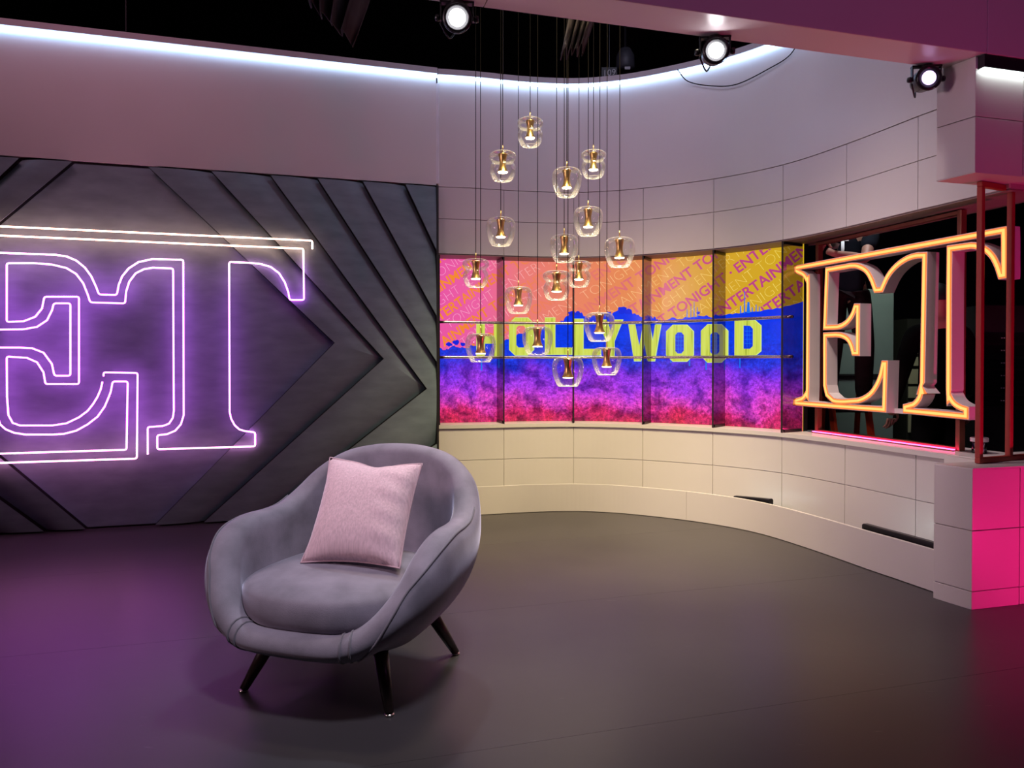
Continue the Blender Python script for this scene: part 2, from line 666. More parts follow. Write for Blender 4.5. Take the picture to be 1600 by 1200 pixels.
NEON = neon_material('neon_tube_glow', [(0.0, (0.9, 0.30, 0.42)), (0.10, (0.85, 0.25, 0.6)), (0.2, (0.80, 0.14, 0.95)), (0.72, (0.72, 0.14, 0.98)),
                                        (0.84, (0.85, 0.28, 0.85)), (0.92, (1.0, 0.50, 0.36)), (1.0, (1.0, 0.54, 0.40))], 10.5)
NEON_OFF = 0.095
strokes = [
    # outer top line of the bar
    [(-150, 346.5), (0, 353.6), (350, 369.6), (488, 376), (488, 389)],
    # main letter contour
    [(-150, 361), (0, 368), (350, 383.3), (474, 388.5), (475, 468.7), (452.7, 468.7), (450.5, 456.5), (445, 441), (436, 426.7), (423, 417), (407.4, 412.4), (390, 410.6),
     (358, 409.3), (358.8, 643.4), (361, 654), (366.6, 664.4), (374, 671), (383, 673.6), (398.6, 675.6), (398.6, 697.5), (245.7, 702), (245.7, 680), (260.5, 678.5),
     (273.8, 673), (282.6, 663), (287, 648.7), (286.4, 406), (238.5, 404.6), (216.4, 409.4), (201, 419.4), (191, 431.5), (185.5, 444.8), (182.6, 460.7), (154.6, 460.2),
     (150, 448), (142.4, 431.5), (132.5, 418), (119, 407), (103.8, 400.6), (86, 398), (0, 395), (-8, 394.6)],
    # inner contour, E counter and T stem left side
    [(230.7, 710), (230.7, 667.3), (254, 665.7), (264, 662), (270, 653), (271.6, 642), (270.5, 419.4), (238.5, 418.3), (225, 420.5), (212, 427), (202, 440), (197, 455.8),
     (195.4, 474), (141, 472.4), (137, 460), (130, 442.5), (119, 428), (103.8, 418.7), (81.7, 413.4), (53, 411), (10.6, 411.2), (10.5, 503), (36.7, 502), (55, 495),
     (65.6, 482), (69.3, 463.6), (123.4, 463.6), (123.4, 600), (71, 600), (68, 581.8), (57.8, 566), (42, 559), (10.5, 557), (11, 620), (13.2, 648.7), (19.9, 660.8),
     (31, 664.8), (81.7, 664.8), (103.8, 661.5), (123.6, 652), (137, 642), (145.7, 631), (152.4, 620), (157.5, 608), (160, 596.5)],
    # E lower arm outer outline
    [(161.7, 588), (161.7, 581.8), (215, 582.8), (213.7, 716.5), (0, 723.3), (-160, 728)],
    # E lower arm main outline
    [(-160, 714), (0, 708.8), (197.6, 702.8), (199.5, 596), (176, 596), (173, 612), (170, 620), (163.4, 635.5), (152.4, 651), (137, 663), (119, 673), (99.4, 678), (81.7, 679),
     (39.7, 679), (22, 676.3), (8.8, 670.8), (0, 663), (-4, 650), (-5, 543)],
    # E middle arm outline
    [(-5, 395), (-5, 515), (0, 515), (36.7, 514.5), (57.8, 510.8), (73.5, 500.4), (81.4, 484.6), (84, 474), (110, 474), (110, 587), (85, 587), (81, 568.6), (68, 551), (50, 544),
     (31.5, 543), (-5, 543)],
    # E stem, left side (runs on past the picture edge)
    [(-150, 361), (-150, 376), (-125, 382), (-108, 398), (-104, 420), (-104, 660), (-110, 690), (-130, 704), (-160, 714)],
]
ns = thing('neon_sign', 'large glowing pink and purple neon ET outline on the dark chevron wall', 'neon sign', wall_pt(-2.3, 0.55, NEON_OFF))
for st in strokes:
    pts = []
    for p in st:
        u, z = wall_uz(p[0], p[1], NEON_OFF)
        pts.append(wall_pt(u, z, NEON_OFF))
    # round the curved runs a little by inserting points only where the turn is gentle
    fine = []
    for i, p in enumerate(pts):
        if 0 < i < len(pts) - 1:
            a = (pts[i] - pts[i - 1]).normalized()
            b = (pts[i + 1] - pts[i]).normalized()
            if a.dot(b) < 0.5:
                la = min(0.012, (pts[i] - pts[i - 1]).length * 0.4)
                lb = min(0.012, (pts[i + 1] - pts[i]).length * 0.4)
                fine += [p - a * la, p - a * la * 0.3 + b * lb * 0.3, p + b * lb]
                continue
        fine.append(p)
    tb = MB().tube(fine, 0.0058, 7).build('neon_tube', NEON, ns, smooth=True)
    # small clear standoffs that hold the tube off the wall
    sm = MB()
    for i in range(0, len(pts), 6):
        sm.tube([pts[i] - WN * 0.008, pts[i] - WN * (NEON_OFF - 0.012)], 0.003, 6)
    sm.build('standoff', mat('clear_standoff', (0.3, 0.28, 0.3), 0.3), tb)['kind'] = 'stuff'

# ------------------------------------------------------------------ curved back wall
seam_px = [(683.7, 291.7), (740, 294), (809.6, 298.4), (870, 300.4), (907.5, 300.4), (947, 298.8), (1005, 294.2), (1114, 280), (1223, 258), (1323, 225), (1434, 182), (1463, 171.4)]
cpts = [hz(x, y, Z_PANEL) for x, y in seam_px]
for p in cpts:
    p.z = 0
d_end = (cpts[-1] - cpts[-3]).normalized()
cpts += [cpts[-1] + d_end * 0.22, cpts[-1] + d_end * 0.46]
curve = smooth_path(cpts, 24)
for _ in range(60):        # even out the measuring noise
    curve = [curve[0]] + [(curve[i - 1] + curve[i] * 2 + curve[i + 1]) / 4 for i in range(1, len(curve) - 1)] + [curve[-1]]
cum = [0.0]
for i in range(1, len(curve)):
    cum.append(cum[-1] + (curve[i] - curve[i - 1]).length)
S_MAX = cum[-1]


def cv(s):
    s = max(0.0, min(S_MAX, s))
    lo, hi = 0, len(cum) - 1
    while hi - lo > 1:
        m = (lo + hi) // 2
        if cum[m] <= s:
            lo = m
        else:
            hi = m
    t = (s - cum[lo]) / max(1e-9, cum[hi] - cum[lo])
    p = curve[lo].lerp(curve[hi], t)
    a, b = max(0, lo - 3), min(len(curve) - 1, hi + 3)
    d = (curve[b] - curve[a]).normalized()
    return p, d


def wp(s, off, z):               # off > 0 goes back, away from the room
    p, d = cv(s)
    n = Vector((-d.y, d.x, 0))
    q = p + n * off
    return Vector((q.x, q.y, z))


def s_at(px, off=0.0):           # arc position where a photo column meets the wall
    r = (px - CX) / F_PX
    best, bs = 1e9, 0
    N = 1500
    for i in range(N + 1):
        s = S_MAX * i / N
        q = wp(s, off, 0)
        e = abs(q.x - r * q.y)
        if e < best:
            best, bs = e, s
    return bs


def slab(s0, s1, o0, o1, z0, z1, step=0.06):
    n = max(1, int(math.ceil((s1 - s0) / step)))
    mb = MB()
    vs, fs = [], []
    for i in range(n + 1):
        s = s0 + (s1 - s0) * i / n
        vs += [wp(s, o0, z0), wp(s, o0, z1), wp(s, o1, z1), wp(s, o1, z0)]
    for i in range(n):
        a, b = i * 4, (i + 1) * 4
        fs += [(a, b, b + 1, a + 1), (a + 1, b + 1, b + 2, a + 2), (a + 2, b + 2, b + 3, a + 3), (a + 3, b + 3, b, a)]
    fs += [(0, 1, 2, 3), tuple(n * 4 + k for k in (3, 2, 1, 0))]
    return mb.add(vs, fs)


seams = [0.0] + [s_at(x) for x in (787, 896, 1004.5, 1114, 1222, 1321, 1432)]
if seams[-1] < S_MAX - 0.05:
    seams.append(S_MAX)
S5 = seams[5]
Z_SOF, Z_SILL = 2.085, 0.69
WALL_T = 0.36
wb = thing('wall_back', 'curved off-white wall of large laminate tiles around the screen', 'wall', cv(1.5)[0], kind='structure')
slab(0, S_MAX, 0.010, WALL_T, Z_SOF + 0.008, Z_PANEL, 0.08).build('upper_backing', BACKER, wb)
slab(0, S_MAX, 0.010, WALL_T, 0.0, Z_SILL - 0.03, 0.08).build('lower_backing', BACKER, wb)
slab(0, S_MAX, 0.006, WALL_T + 0.002, Z_SOF, Z_SOF + 0.006, 0.08).build('soffit_lining', mat('soffit_taupe', (0.30, 0.22, 0.20), 0.55), wb)
G = 0.0021
for i in range(len(seams) - 1):
    a, b = seams[i] + G, seams[i + 1] - G
    for z0, z1 in ((Z_SOF + 0.008, 2.378), (2.378, Z_PANEL), (0.395, Z_SILL - 0.03), (0.01, 0.395)):
        slab(a, b, 0.0, 0.02, z0 + G, z1 - G, 0.05).build('wall_tile', WHITE, wb, bevel=0.0015)
# curved fascia above
slab(0, S_MAX, -0.004, WALL_T, Z_PANEL + 0.0015, 3.56, 0.05).build('curved_fascia', WHITE, wb, smooth=False)
# added white strip imitating the bright reflection where flat and curved fascia meet
cj = wp(0.0, -0.012, 0)
tag(MB().bar((cj.x, cj.y, Z_PANEL + 0.02), (cj.x, cj.y, 3.47), 0.022, 0.022).build('corner_glint', mat('corner_glint_white', (0.8, 0.8, 0.82), 0.12)),
    'white vertical strip imitating a bright reflection at the fascia corner', 'trim', kind='structure')
# sill cap
tag(slab(0, S_MAX, -0.012, WALL_T + 0.02, Z_SILL - 0.03, Z_SILL, 0.06).build('window_sill', WHITE), 'white sill cap along the curved lower wall', 'sill', kind='structure')

# ------------------------------------------------------------------ LED cove along the top of the fascia
COVE = glow('cove_led_glow', (0.44, 0.65, 1.0), 9.0)
LIP = mat('cove_lip_grey', (0.42, 0.40, 0.42), 0.5)
cove = thing('cove_light', 'bright blue-white LED strip running under the top lip of the fascia', 'light strip', wp(1.0, 0, 3.5))
MB().hexa([wall_pt(U_LEFT, 3.53, 0.085), wall_pt(0.0, 3.53, 0.085), wall_pt(0.0, 3.53, 0.03), wall_pt(U_LEFT, 3.53, 0.03)],
          [wall_pt(U_LEFT, 3.575, 0.085), wall_pt(0.0, 3.575, 0.085), wall_pt(0.0, 3.575, -0.05), wall_pt(U_LEFT, 3.575, -0.05)]).build('lip', LIP, cove)
slab(0, S_MAX, -0.06, 0.03, 3.53, 3.575, 0.05).build('lip', LIP, cove)
MB().hexa([wall_pt(U_LEFT, 3.505, 0.070), wall_pt(0.0, 3.505, 0.070), wall_pt(0.0, 3.505, 0.055), wall_pt(U_LEFT, 3.505, 0.055)],
          [wall_pt(U_LEFT, 3.529, 0.070), wall_pt(0.0, 3.529, 0.070), wall_pt(0.0, 3.529, 0.055), wall_pt(U_LEFT, 3.529, 0.055)]).build('led_strip', COVE, cove)
slab(0, S_MAX, -0.046, -0.031, 3.505, 3.529, 0.05).build('led_strip', COVE, cove)

# ------------------------------------------------------------------ plinth with trough of wash lights
PL = 0.31
bb = thing('baseboard_back', 'curved off-white plinth running along the foot of the back wall', 'plinth', wp(1.5, -PL, 0), kind='structure')
PLM = mat('plinth_paint', (0.62, 0.59, 0.575), 0.42, vary=0.02, scale=2)
sj = s_at(1073, -PL)
slab(0.05, sj - 0.001, -PL, -PL + 0.022, 0.004, 0.222, 0.05).build('plinth_board', PLM, bb)
S_PIER = s_at(1466, -PL)
slab(sj + 0.001, S_PIER, -PL, -PL + 0.022, 0.004, 0.222, 0.05).build('plinth_board', PLM, bb)
slab(0.05, S_PIER, -PL + 0.022, -0.002, 0.05, 0.06, 0.1).build('trough_floor', BLACKP, bb)
slab(0.05, 0.07, -PL, -0.002, 0.004, 0.222, 0.1).build('plinth_end', PLM, bb)
WASH = glow('trough_led_glow', (0.82, 1.0, 0.95), 5.0)


def wash(s0, s1, z0, z1, off, label):
    t = thing('wash_light', label, 'light fixture', wp((s0 + s1) / 2, off, 0.06), group='wash lights in the plinth trough')
    n = 10
    hb, ht = [], []
    mb = MB()
    vs, fs = [], []
    for i in range(n + 1):
        s = s0 + (s1 - s0) * i / n
        z = z0 + (z1 - z0) * i / n
        prof = [(0.0, -0.045), (0.0, -0.006), (0.008, 0.0), (0.04, 0.0), (0.05, -0.01), (0.05, -0.045)]
        vs += [wp(s, off + w, z + h) for w, h in prof]
    for i in range(n):
        for k in range(6):
            k2 = (k + 1) % 6
            fs.append((i * 6 + k, i * 6 + k2, (i + 1) * 6 + k2, (i + 1) * 6 + k))
    fs += [tuple(range(6)), tuple(n * 6 + k for k in reversed(range(6)))]
    mb.add(vs, fs)
    mb.build('housing', BLACKM, t, bevel=0.002)
    slab(s0 + 0.02, s1 - 0.02, off + 0.0505, off + 0.053, min(z0, z1) - 0.035, min(z0, z1) - 0.015).build('led_lens', WASH, t)
    for s in (s0 + 0.06, s1 - 0.06):
        b = wp(s, off + 0.025, 0.06)
        MB().bar(b, (b.x, b.y, min(z0, z1) - 0.03), 0.02, 0.02).build('foot_bracket', BLACKM, t)


wash(s_at(1150, -0.22), s_at(1206, -0.22), 0.222, 0.243, -0.25, 'slim black wash light peeping over the plinth left of the vertical tile joint')
wash(s_at(1359, -0.22), s_at(1359, -0.22) + 0.62, 0.247, 0.247, -0.27, 'long black wash light lying on the plinth beside the pink-lit pier')

# ------------------------------------------------------------------ curved LED screen in the recess
REC = 0.24
N_SCR = 5
scr = thing('video_screen', 'curved wall screen showing a blue hillside with yellow letters and diagonal words', 'screen', wp(1.5, REC, Z_SILL))
Z0S, Z1S = Z_SILL + 0.001, Z_SOF - 0.001
SU0, SU1 = 0.0, S5


def screen_uv(px, py):
    """arc position and height where a photo position meets the screen surface"""
    s = s_at_cache(px)
    q = wp(s, REC, 0)
    r = ray(px, py)
    return s, EYE + r[2] * (q.y / r[1])


_cache = {}
_scr_tab = []
for i in range(1201):
    s = S5 * 1.02 * i / 1200
    q = wp(s, REC, 0)
    _scr_tab.append((CX + F_PX * q.x / q.y, s))


def s_at_cache(px):
    if px <= _scr_tab[0][0]:
        a, b = _scr_tab[0], _scr_tab[20]
    elif px >= _scr_tab[-1][0]:
        a, b = _scr_tab[-20], _scr_tab[-1]
    else:
        lo, hi = 0, 1200
        while hi - lo > 1:
            m = (lo + hi) // 2
            if _scr_tab[m][0] <= px:
                lo = m
            else:
                hi = m
        a, b = _scr_tab[lo], _scr_tab[hi]
    return a[1] + (b[1] - a[1]) * (px - a[0]) / (b[0] - a[0])


def scr_mesh(name, verts2d, faces, layer, material, parent=None):
    """flat print at (arc, height) laid on the curved screen, layer by layer"""
    off = REC - 0.0022 * layer
    par = parent or scr
    base = par.location if par.parent is None else par.parent.location
    me = bpy.data.meshes.new(name)
    me.from_pydata([tuple(wp(u, off, v) - base) for u, v in verts2d], [], faces)
    me.validate(verbose=False)
    uvl = me.uv_layers.new(name='UVMap')
    for lp in me.loops:
        u, v = verts2d[lp.vertex_index]
        uvl.data[lp.index].uv = ((u - SU0) / (SU1 - SU0), (v - Z0S) / (Z1S - Z0S))
    me.materials.append(material)
    o = bpy.data.objects.new(name, me)
    COL.objects.link(o)
    o.parent = par
    if name not in ('sky_picture', 'hill_picture', 'sign_letter'):
        o['kind'] = 'stuff'
    return o


def ramp_node(nt, src, stops, interp='LINEAR'):
    rp = nt.nodes.new('ShaderNodeValToRGB')
    rp.color_ramp.interpolation = interp
    els = rp.color_ramp.elements
    els[0].position, els[0].color = stops[0][0], tuple(stops[0][1]) + (1,)
    els[1].position, els[1].color = stops[-1][0], tuple(stops[-1][1]) + (1,)
    for p, c in stops[1:-1]:
        e = els.new(p)
        e.color = tuple(c) + (1,)
    nt.links.new(src, rp.inputs['Fac'])
    return rp


def srgb(r, g, b):
    def f(c):
        c /= 255.0
        return c / 12.92 if c <= 0.04045 else ((c + 0.055) / 1.055) ** 2.4
    return (f(r), f(g), f(b))


def scr_mat(name, builder, strength=1.0):
    m = bpy.data.materials.new(name)
    m.use_nodes = True
    nt = m.node_tree
    nt.nodes.remove(nt.nodes['Principled BSDF'])
    uv = nt.nodes.new('ShaderNodeUVMap')
    sx = nt.nodes.new('ShaderNodeSeparateXYZ')
    nt.links.new(uv.outputs[0], sx.inputs[0])
    col = builder(nt, uv.outputs[0], sx.outputs['X'], sx.outputs['Y'])
    e = nt.nodes.new('ShaderNodeEmission')
    e.inputs['Strength'].default_value = strength
    nt.links.new(col, e.inputs['Color'])
    g = nt.nodes.new('ShaderNodeBsdfGlossy')
    g.inputs['Roughness'].default_value = 0.25
    g.inputs['Color'].default_value = (0.03, 0.03, 0.03, 1)
    ad = nt.nodes.new('ShaderNodeAddShader')
    nt.links.new(e.outputs[0], ad.inputs[0])
    nt.links.new(g.outputs[0], ad.inputs[1])
    nt.links.new(ad.outputs[0], nt.nodes['Material Output'].inputs['Surface'])
    return m


SKY_STOPS = [(0.0, srgb(232, 84, 162)), (0.14, srgb(236, 96, 160)), (0.26, srgb(234, 122, 118)), (0.42, srgb(233, 132, 98)), (0.58, srgb(228, 140, 78)), (0.68, srgb(218, 156, 62)),
             (0.82, srgb(212, 164, 40)), (1.0, srgb(206, 168, 24))]
M_SKY = scr_mat('screen_sky', lambda nt, uv, x, y: ramp_node(nt, x, SKY_STOPS).outputs['Color'])
M_THIN = scr_mat('screen_thin_words', lambda nt, uv, x, y: ramp_node(nt, x, [(0.0, srgb(250, 165, 215)), (0.2, srgb(250, 175, 190)), (0.4, srgb(250, 185, 150)), (0.6, srgb(245, 200, 120)), (1.0, srgb(235, 215, 90))]).outputs['Color'])
M_BOLD = scr_mat('screen_bold_words', lambda nt, uv, x, y: ramp_node(nt, x, [(0.0, srgb(245, 140, 40)), (0.16, srgb(240, 130, 60)), (0.3, srgb(236, 128, 95)), (0.48, srgb(226, 118, 110)), (0.58, srgb(214, 100, 120)), (0.75, srgb(196, 72, 130)), (1.0, srgb(180, 60, 130))]).outputs['Color'])


def hill_builder(nt, uv, x, y):
    L = nt.links.new
    mp = nt.nodes.new('ShaderNodeMapping')
    mp.inputs['Scale'].default_value = (2.3, 1.0, 1)
    L(uv, mp.inputs['Vector'])
    big = nt.nodes.new('ShaderNodeTexNoise')
    big.inputs['Scale'].default_value = 4.2
    big.inputs['Detail'].default_value = 3
    L(mp.outputs[0], big.inputs['Vector'])
    fine = nt.nodes.new('ShaderNodeTexNoise')
    fine.inputs['Scale'].default_value = 48
    fine.inputs['Detail'].default_value = 10
    fine.inputs['Roughness'].default_value = 0.82
    L(mp.outputs[0], fine.inputs['Vector'])
    # height warped by large noise -> colour band
    ms = nt.nodes.new('ShaderNodeMath')
    ms.operation = 'MULTIPLY_ADD'
    ms.inputs[1].default_value = 0.34
    L(big.outputs['Fac'], ms.inputs[0])
    L(y, ms.inputs[2])
    m2 = nt.nodes.new('ShaderNodeMath')
    m2.operation = 'MULTIPLY_ADD'
    m2.inputs[1].default_value = 0.16
    L(fine.outputs['Fac'], m2.inputs[0])
    L(ms.outputs[0], m2.inputs[2])
    band = ramp_node(nt, m2.outputs[0], [(0.22, srgb(205, 45, 75)), (0.31, srgb(205, 45, 110)), (0.38, srgb(215, 70, 190)), (0.48, srgb(165, 60, 225)), (0.58, srgb(95, 50, 220)),
                                         (0.64, srgb(45, 55, 215)), (0.72, srgb(10, 60, 225)), (0.9, srgb(0, 50, 230))])
    dk = ramp_node(nt, fine.outputs['Fac'], [(0.36, (0.22, 0.20, 0.36)), (0.5, (0.95, 0.9, 1.0)), (0.62, (1.9, 1.6, 1.5))])
    # the scrub relief fades out towards the plain blue ridge
    fd = ramp_node(nt, y, [(0.30, (1, 1, 1)), (0.55, (0.25, 0.25, 0.25)), (0.62, (0.08, 0.08, 0.08))])
    mx = nt.nodes.new('ShaderNodeMixRGB')
    mx.blend_type = 'MULTIPLY'
    L(fd.outputs['Color'], mx.inputs[0])
    L(band.outputs['Color'], mx.inputs[1])
    L(dk.outputs['Color'], mx.inputs[2])
    big2 = nt.nodes.new('ShaderNodeTexNoise')
    big2.inputs['Scale'].default_value = 11
    big2.inputs['Detail'].default_value = 6
    L(mp.outputs[0], big2.inputs['Vector'])
    sh = ramp_node(nt, big2.outputs['Fac'], [(0.38, (0.42, 0.4, 0.55)), (0.52, (1, 1, 1))])
    m3 = nt.nodes.new('ShaderNodeMixRGB')
    m3.blend_type = 'MULTIPLY'
    L(fd.outputs['Color'], m3.inputs[0])
    L(mx.outputs[0], m3.inputs[1])
    L(sh.outputs['Color'], m3.inputs[2])
    return m3.outputs[0]


M_HILL = scr_mat('screen_hillside', hill_builder, 1.05)


def letter_builder(nt, uv, x, y):
    mp = nt.nodes.new('ShaderNodeMapping')
    mp.inputs['Scale'].default_value = (150, 3, 1)
    nt.links.new(uv, mp.inputs['Vector'])
    nz = nt.nodes.new('ShaderNodeTexNoise')
    nz.inputs['Scale'].default_value = 1.0
    nz.inputs['Detail'].default_value = 4
    nt.links.new(mp.outputs[0], nz.inputs['Vector'])
    return ramp_node(nt, nz.outputs['Fac'], [(0.30, srgb(150, 168, 50)), (0.42, srgb(200, 212, 78)), (0.6, srgb(212, 222, 92)), (0.75, srgb(200, 224, 120))]).outputs['Color']


M_LET = scr_mat('screen_planked_letters', letter_builder)
M_EDGE = scr_mat('screen_letter_edge', lambda nt, uv, x, y: ramp_node(nt, x, [(0, srgb(205, 235, 150)), (1, srgb(210, 238, 140))]).outputs['Color'])
M_CYAN = scr_mat('screen_mast_blue', lambda nt, uv, x, y: ramp_node(nt, x, [(0, srgb(30, 120, 235)), (1, srgb(20, 110, 240))]).outputs['Color'])
M_TRED = scr_mat('screen_tree_blue', lambda nt, uv, x, y: ramp_node(nt, x, [(0, srgb(15, 35, 215)), (1, srgb(5, 45, 225))]).outputs['Color'])


def grid2(u0, u1, v0, v1, nu, nv=1):
    vs = [(u0 + (u1 - u0) * i / nu, v0 + (v1 - v0) * j / nv) for j in range(nv + 1) for i in range(nu + 1)]
    fs = [(j * (nu + 1) + i, j * (nu + 1) + i + 1, (j + 1) * (nu + 1) + i + 1, (j + 1) * (nu + 1) + i) for j in range(nv) for i in range(nu)]
    return vs, fs


# five screen modules (solid boxes), then the picture laid on them
for i in range(N_SCR):
    slab(seams[i] + 0.001, seams[i + 1] - 0.001, REC + 0.001, REC + 0.05, Z0S, Z1S, 0.06).build('screen_module', BLACKP, scr)
vs, fs = grid2(SU0, SU1, Z0S, Z1S, 70)
scr_mesh('sky_picture', vs, fs, 1, M_SKY)

# diagonal words
ALPHA = math.radians(33.5)
SIZE = 0.116
ROW = 0.102


def font_mesh(body, offset):
    cu = bpy.data.curves.new('words', 'FONT')
    cu.body = body
    cu.size = SIZE
    cu.offset = offset
    cu.resolution_u = 3
    ob = bpy.data.objects.new('words', cu)
    COL.objects.link(ob)
    dg = bpy.context.evaluated_depsgraph_get()
    me = bpy.data.meshes.new_from_object(ob.evaluated_get(dg))
    bpy.data.objects.remove(ob)
    w = max(v.co.x for v in me.vertices)
    return me, w


me_thin, w_thin = font_mesh('ENTERTAINMENT TONIGHT \u00b7 ' * 2, -0.0036)
me_bold, w_bold = font_mesh('ENTERTAINMENT TONIGHT \u00b7 ' * 2, 0.0024)
ca, sa = math.cos(ALPHA), math.sin(ALPHA)
au, av = screen_uv(1024, 464)
shift = [0.0, 0.55, 0.22, 0.9, 0.4, 1.1, 0.1, 0.75, 0.3, 0.6, 0.0, 0.95, 0.5, 0.15]
for row in range(-16, 20):
    bold = (row % 2 == 0)
    me, w = (me_bold, w_bold) if bold else (me_thin, w_thin)
    # origin of the row: perpendicular steps away from the anchor row
    ou, ov = au + sa * ROW * row, av - ca * ROW * row - 0.035
    t = -(ou - SU0) / ca            # along-row distance to the left border
    st = t - shift[row % 14] * 1.1
    bm = bmesh.new()
    reps = 0
    while st < t + (SU1 - SU0) / ca and reps < 4:
        b2 = bmesh.new()
        b2.from_mesh(me)
        for v in b2.verts:
            x, y = v.co.x + st, v.co.y
            v.co = Vector((ou + ca * x - sa * y, ov + sa * x + ca * y, 0))
        tmp = bpy.data.meshes.new('t')
        b2.to_mesh(tmp)
        b2.free()
        bm.from_mesh(tmp)
        bpy.data.meshes.remove(tmp)
        st += w + 0.03
        reps += 1
    for co, no in (((SU0 + 0.004, 0, 0), (-1, 0, 0)), ((SU1 - 0.004, 0, 0), (1, 0, 0)), ((0, 1.28, 0), (0, -1, 0)), ((0, Z1S - 0.003, 0), (0, 1, 0))):
        bmesh.ops.bisect_plane(bm, geom=bm.verts[:] + bm.edges[:] + bm.faces[:], plane_co=co, plane_no=no, clear_outer=True)
    if len(bm.faces):
        bm.verts.index_update()
        vs = [(v.co.x, v.co.y) for v in bm.verts]
        fs = [tuple(v.index for v in f.verts) for f in bm.faces]
        scr_mesh('diagonal_words', vs, fs, 2 if not bold else 3, M_BOLD if bold else M_THIN)
    bm.free()

# hillside silhouette
rng = random.Random(4)
ridge = [(680, 546), (690, 545), (700, 546), (712, 540), (724, 544), (735, 541), (760, 537), (784, 532), (800, 526), (812, 522), (840, 513), (858, 508), (872, 504), (882, 499), (891, 489), (899, 488),
         (908, 490), (918, 495), (930, 494), (940, 491), (952, 489), (962, 489), (974, 482), (984, 485), (992, 491), (1006, 498), (1015, 495), (1024, 497), (1033, 500), (1050, 498), (1071, 496),
         (1092, 493), (1113, 494), (1140, 491), (1165, 488), (1188, 486), (1220, 481), (1256, 471)]
rr = []
for i in range(len(ridge) - 1):
    for k in range(5):
        t = k / 5
        x = ridge[i][0] + (ridge[i + 1][0] - ridge[i][0]) * t
        y = ridge[i][1] + (ridge[i + 1][1] - ridge[i][1]) * t
        rough = 2.4 if x < 1120 else 0.8
        rr.append(screen_uv(x, y + rng.uniform(-rough, rough)))
rr.append(screen_uv(*ridge[-1]))
rr = [(min(max(u, SU0), SU1), v) for u, v in rr]
nu = len(rr)
vs = [(u, Z0S) for u, v in rr] + [(u, (v + Z0S) / 2) for u, v in rr] + rr
fs = [(j * nu + i, j * nu + i + 1, (j + 1) * nu + i + 1, (j + 1) * nu + i) for j in range(2) for i in range(nu - 1)]
scr_mesh('hill_picture', vs, fs, 4, M_HILL)


def px_poly(pts):
    return [screen_uv(*p) for p in pts]


# tree crowns and radio masts on the ridge
tv, tf = [], []
for cx, cy, r in ((702, 538, 5), (712, 535, 5.5), (723, 538, 4.5), (893, 490, 6), (903, 490, 5), (972, 485, 8), (982, 487, 6), (950, 490, 4), (1013, 496, 5), (1092, 489, 3)):
    ring = []
    for k in range(11):
        a = 2 * math.pi * k / 11
        q = r * rng.uniform(0.7, 1.15)
        ring.append(screen_uv(cx + q * math.cos(a), cy + 0.75 * q * math.sin(a)))
    o = len(tv)
    tv += ring
    tf.append(tuple(range(o, o + 11)))
scr_mesh('tree_picture', tv, tf, 5, M_TRED)
mv, mf = [], []
for x, yt, yb, w in ((1074, 483, 497, 1.6), (1080, 478, 497, 1.2), (1085, 472, 497, 1.4), (1090, 480, 496, 1.8), (1158, 478, 490, 2.2), (1164, 455, 490, 2.0), (1170, 472, 489, 6), (1176, 480, 488, 2), (1182, 476, 488, 1.5), (1187, 479, 487, 1.2)):
    o = len(mv)
    mv += px_poly([(x - w / 2, yb), (x + w / 2, yb), (x + w / 4, yt), (x - w / 4, yt)])
    mf.append((o, o + 1, o + 2, o + 3))
scr_mesh('mast_picture', mv, mf, 5, M_CYAN)


def ring_letter(outer, inner):
    """frame letter: outer and inner loops with the same number of points"""
    n = len(outer)
    return outer + inner, [(i, (i + 1) % n, n + (i + 1) % n, n + i) for i in range(n)]


def octo(x0, x1, y0, y1, cx, cy):
    return [(x0 + cx, y0), (x1 - cx, y0), (x1, y0 + cy), (x1, y1 - cy), (x1 - cx, y1), (x0 + cx, y1), (x0, y1 - cy), (x0, y0 + cy)]


def z4(p):
    return (880 + p[0] * 0.225, 390 + p[1] * 0.225)


letters = []
letters.append(([(744, 507), (757, 507), (757, 525), (771, 525), (771, 505), (784, 505), (784, 558), (771, 558), (771, 537), (757, 537), (757, 556), (744, 556)], [(0, 1, 2, 9, 10, 11), (2, 3, 8, 9), (3, 4, 5, 6, 7, 8)]))
letters.append(ring_letter(octo(795, 833, 497, 555, 9, 9), octo(806, 821, 509, 543, 3.5, 4)))
letters.append(([(851, 497), (867, 497), (867, 543), (893, 543), (893, 554), (851, 554)], [(0, 1, 2, 5), (2, 3, 4, 5)]))
letters.append(([(896, 499), (911.5, 499), (911.5, 545), (938, 545), (938, 555), (896, 555)], [(0, 1, 2, 5), (2, 3, 4, 5)]))
letters.append(([(934, 500), (948, 500), (954, 517), (960, 500), (973, 500), (960, 533), (960, 556), (947, 556), (947, 533)], [(0, 1, 2, 5, 8), (2, 3, 4, 5), (8, 5, 6, 7)]))
letters.append(([z4(p) for p in ((455, 522), (502, 522), (530, 670), (556, 522), (602, 522), (622, 640), (640, 522), (680, 522), (636, 772), (588, 772), (566, 650), (542, 772), (494, 772))],
                [(0, 1, 2, 11, 12), (2, 3, 4, 10, 11), (4, 5, 9, 10), (5, 6, 7, 8, 9)]))
letters.append(ring_letter([z4(p) for p in octo(718, 906, 525, 775, 45, 45)], [z4(p) for p in octo(780, 842, 575, 722, 18, 20)]))
z5 = lambda p: (1060 + p[0] * 0.2667, 370 + p[1] * 0.2667)
letters.append(ring_letter([z5(p) for p in octo(135, 292, 515, 735, 38, 38)], [z5(p) for p in octo(188, 244, 560, 690, 15, 17)]))
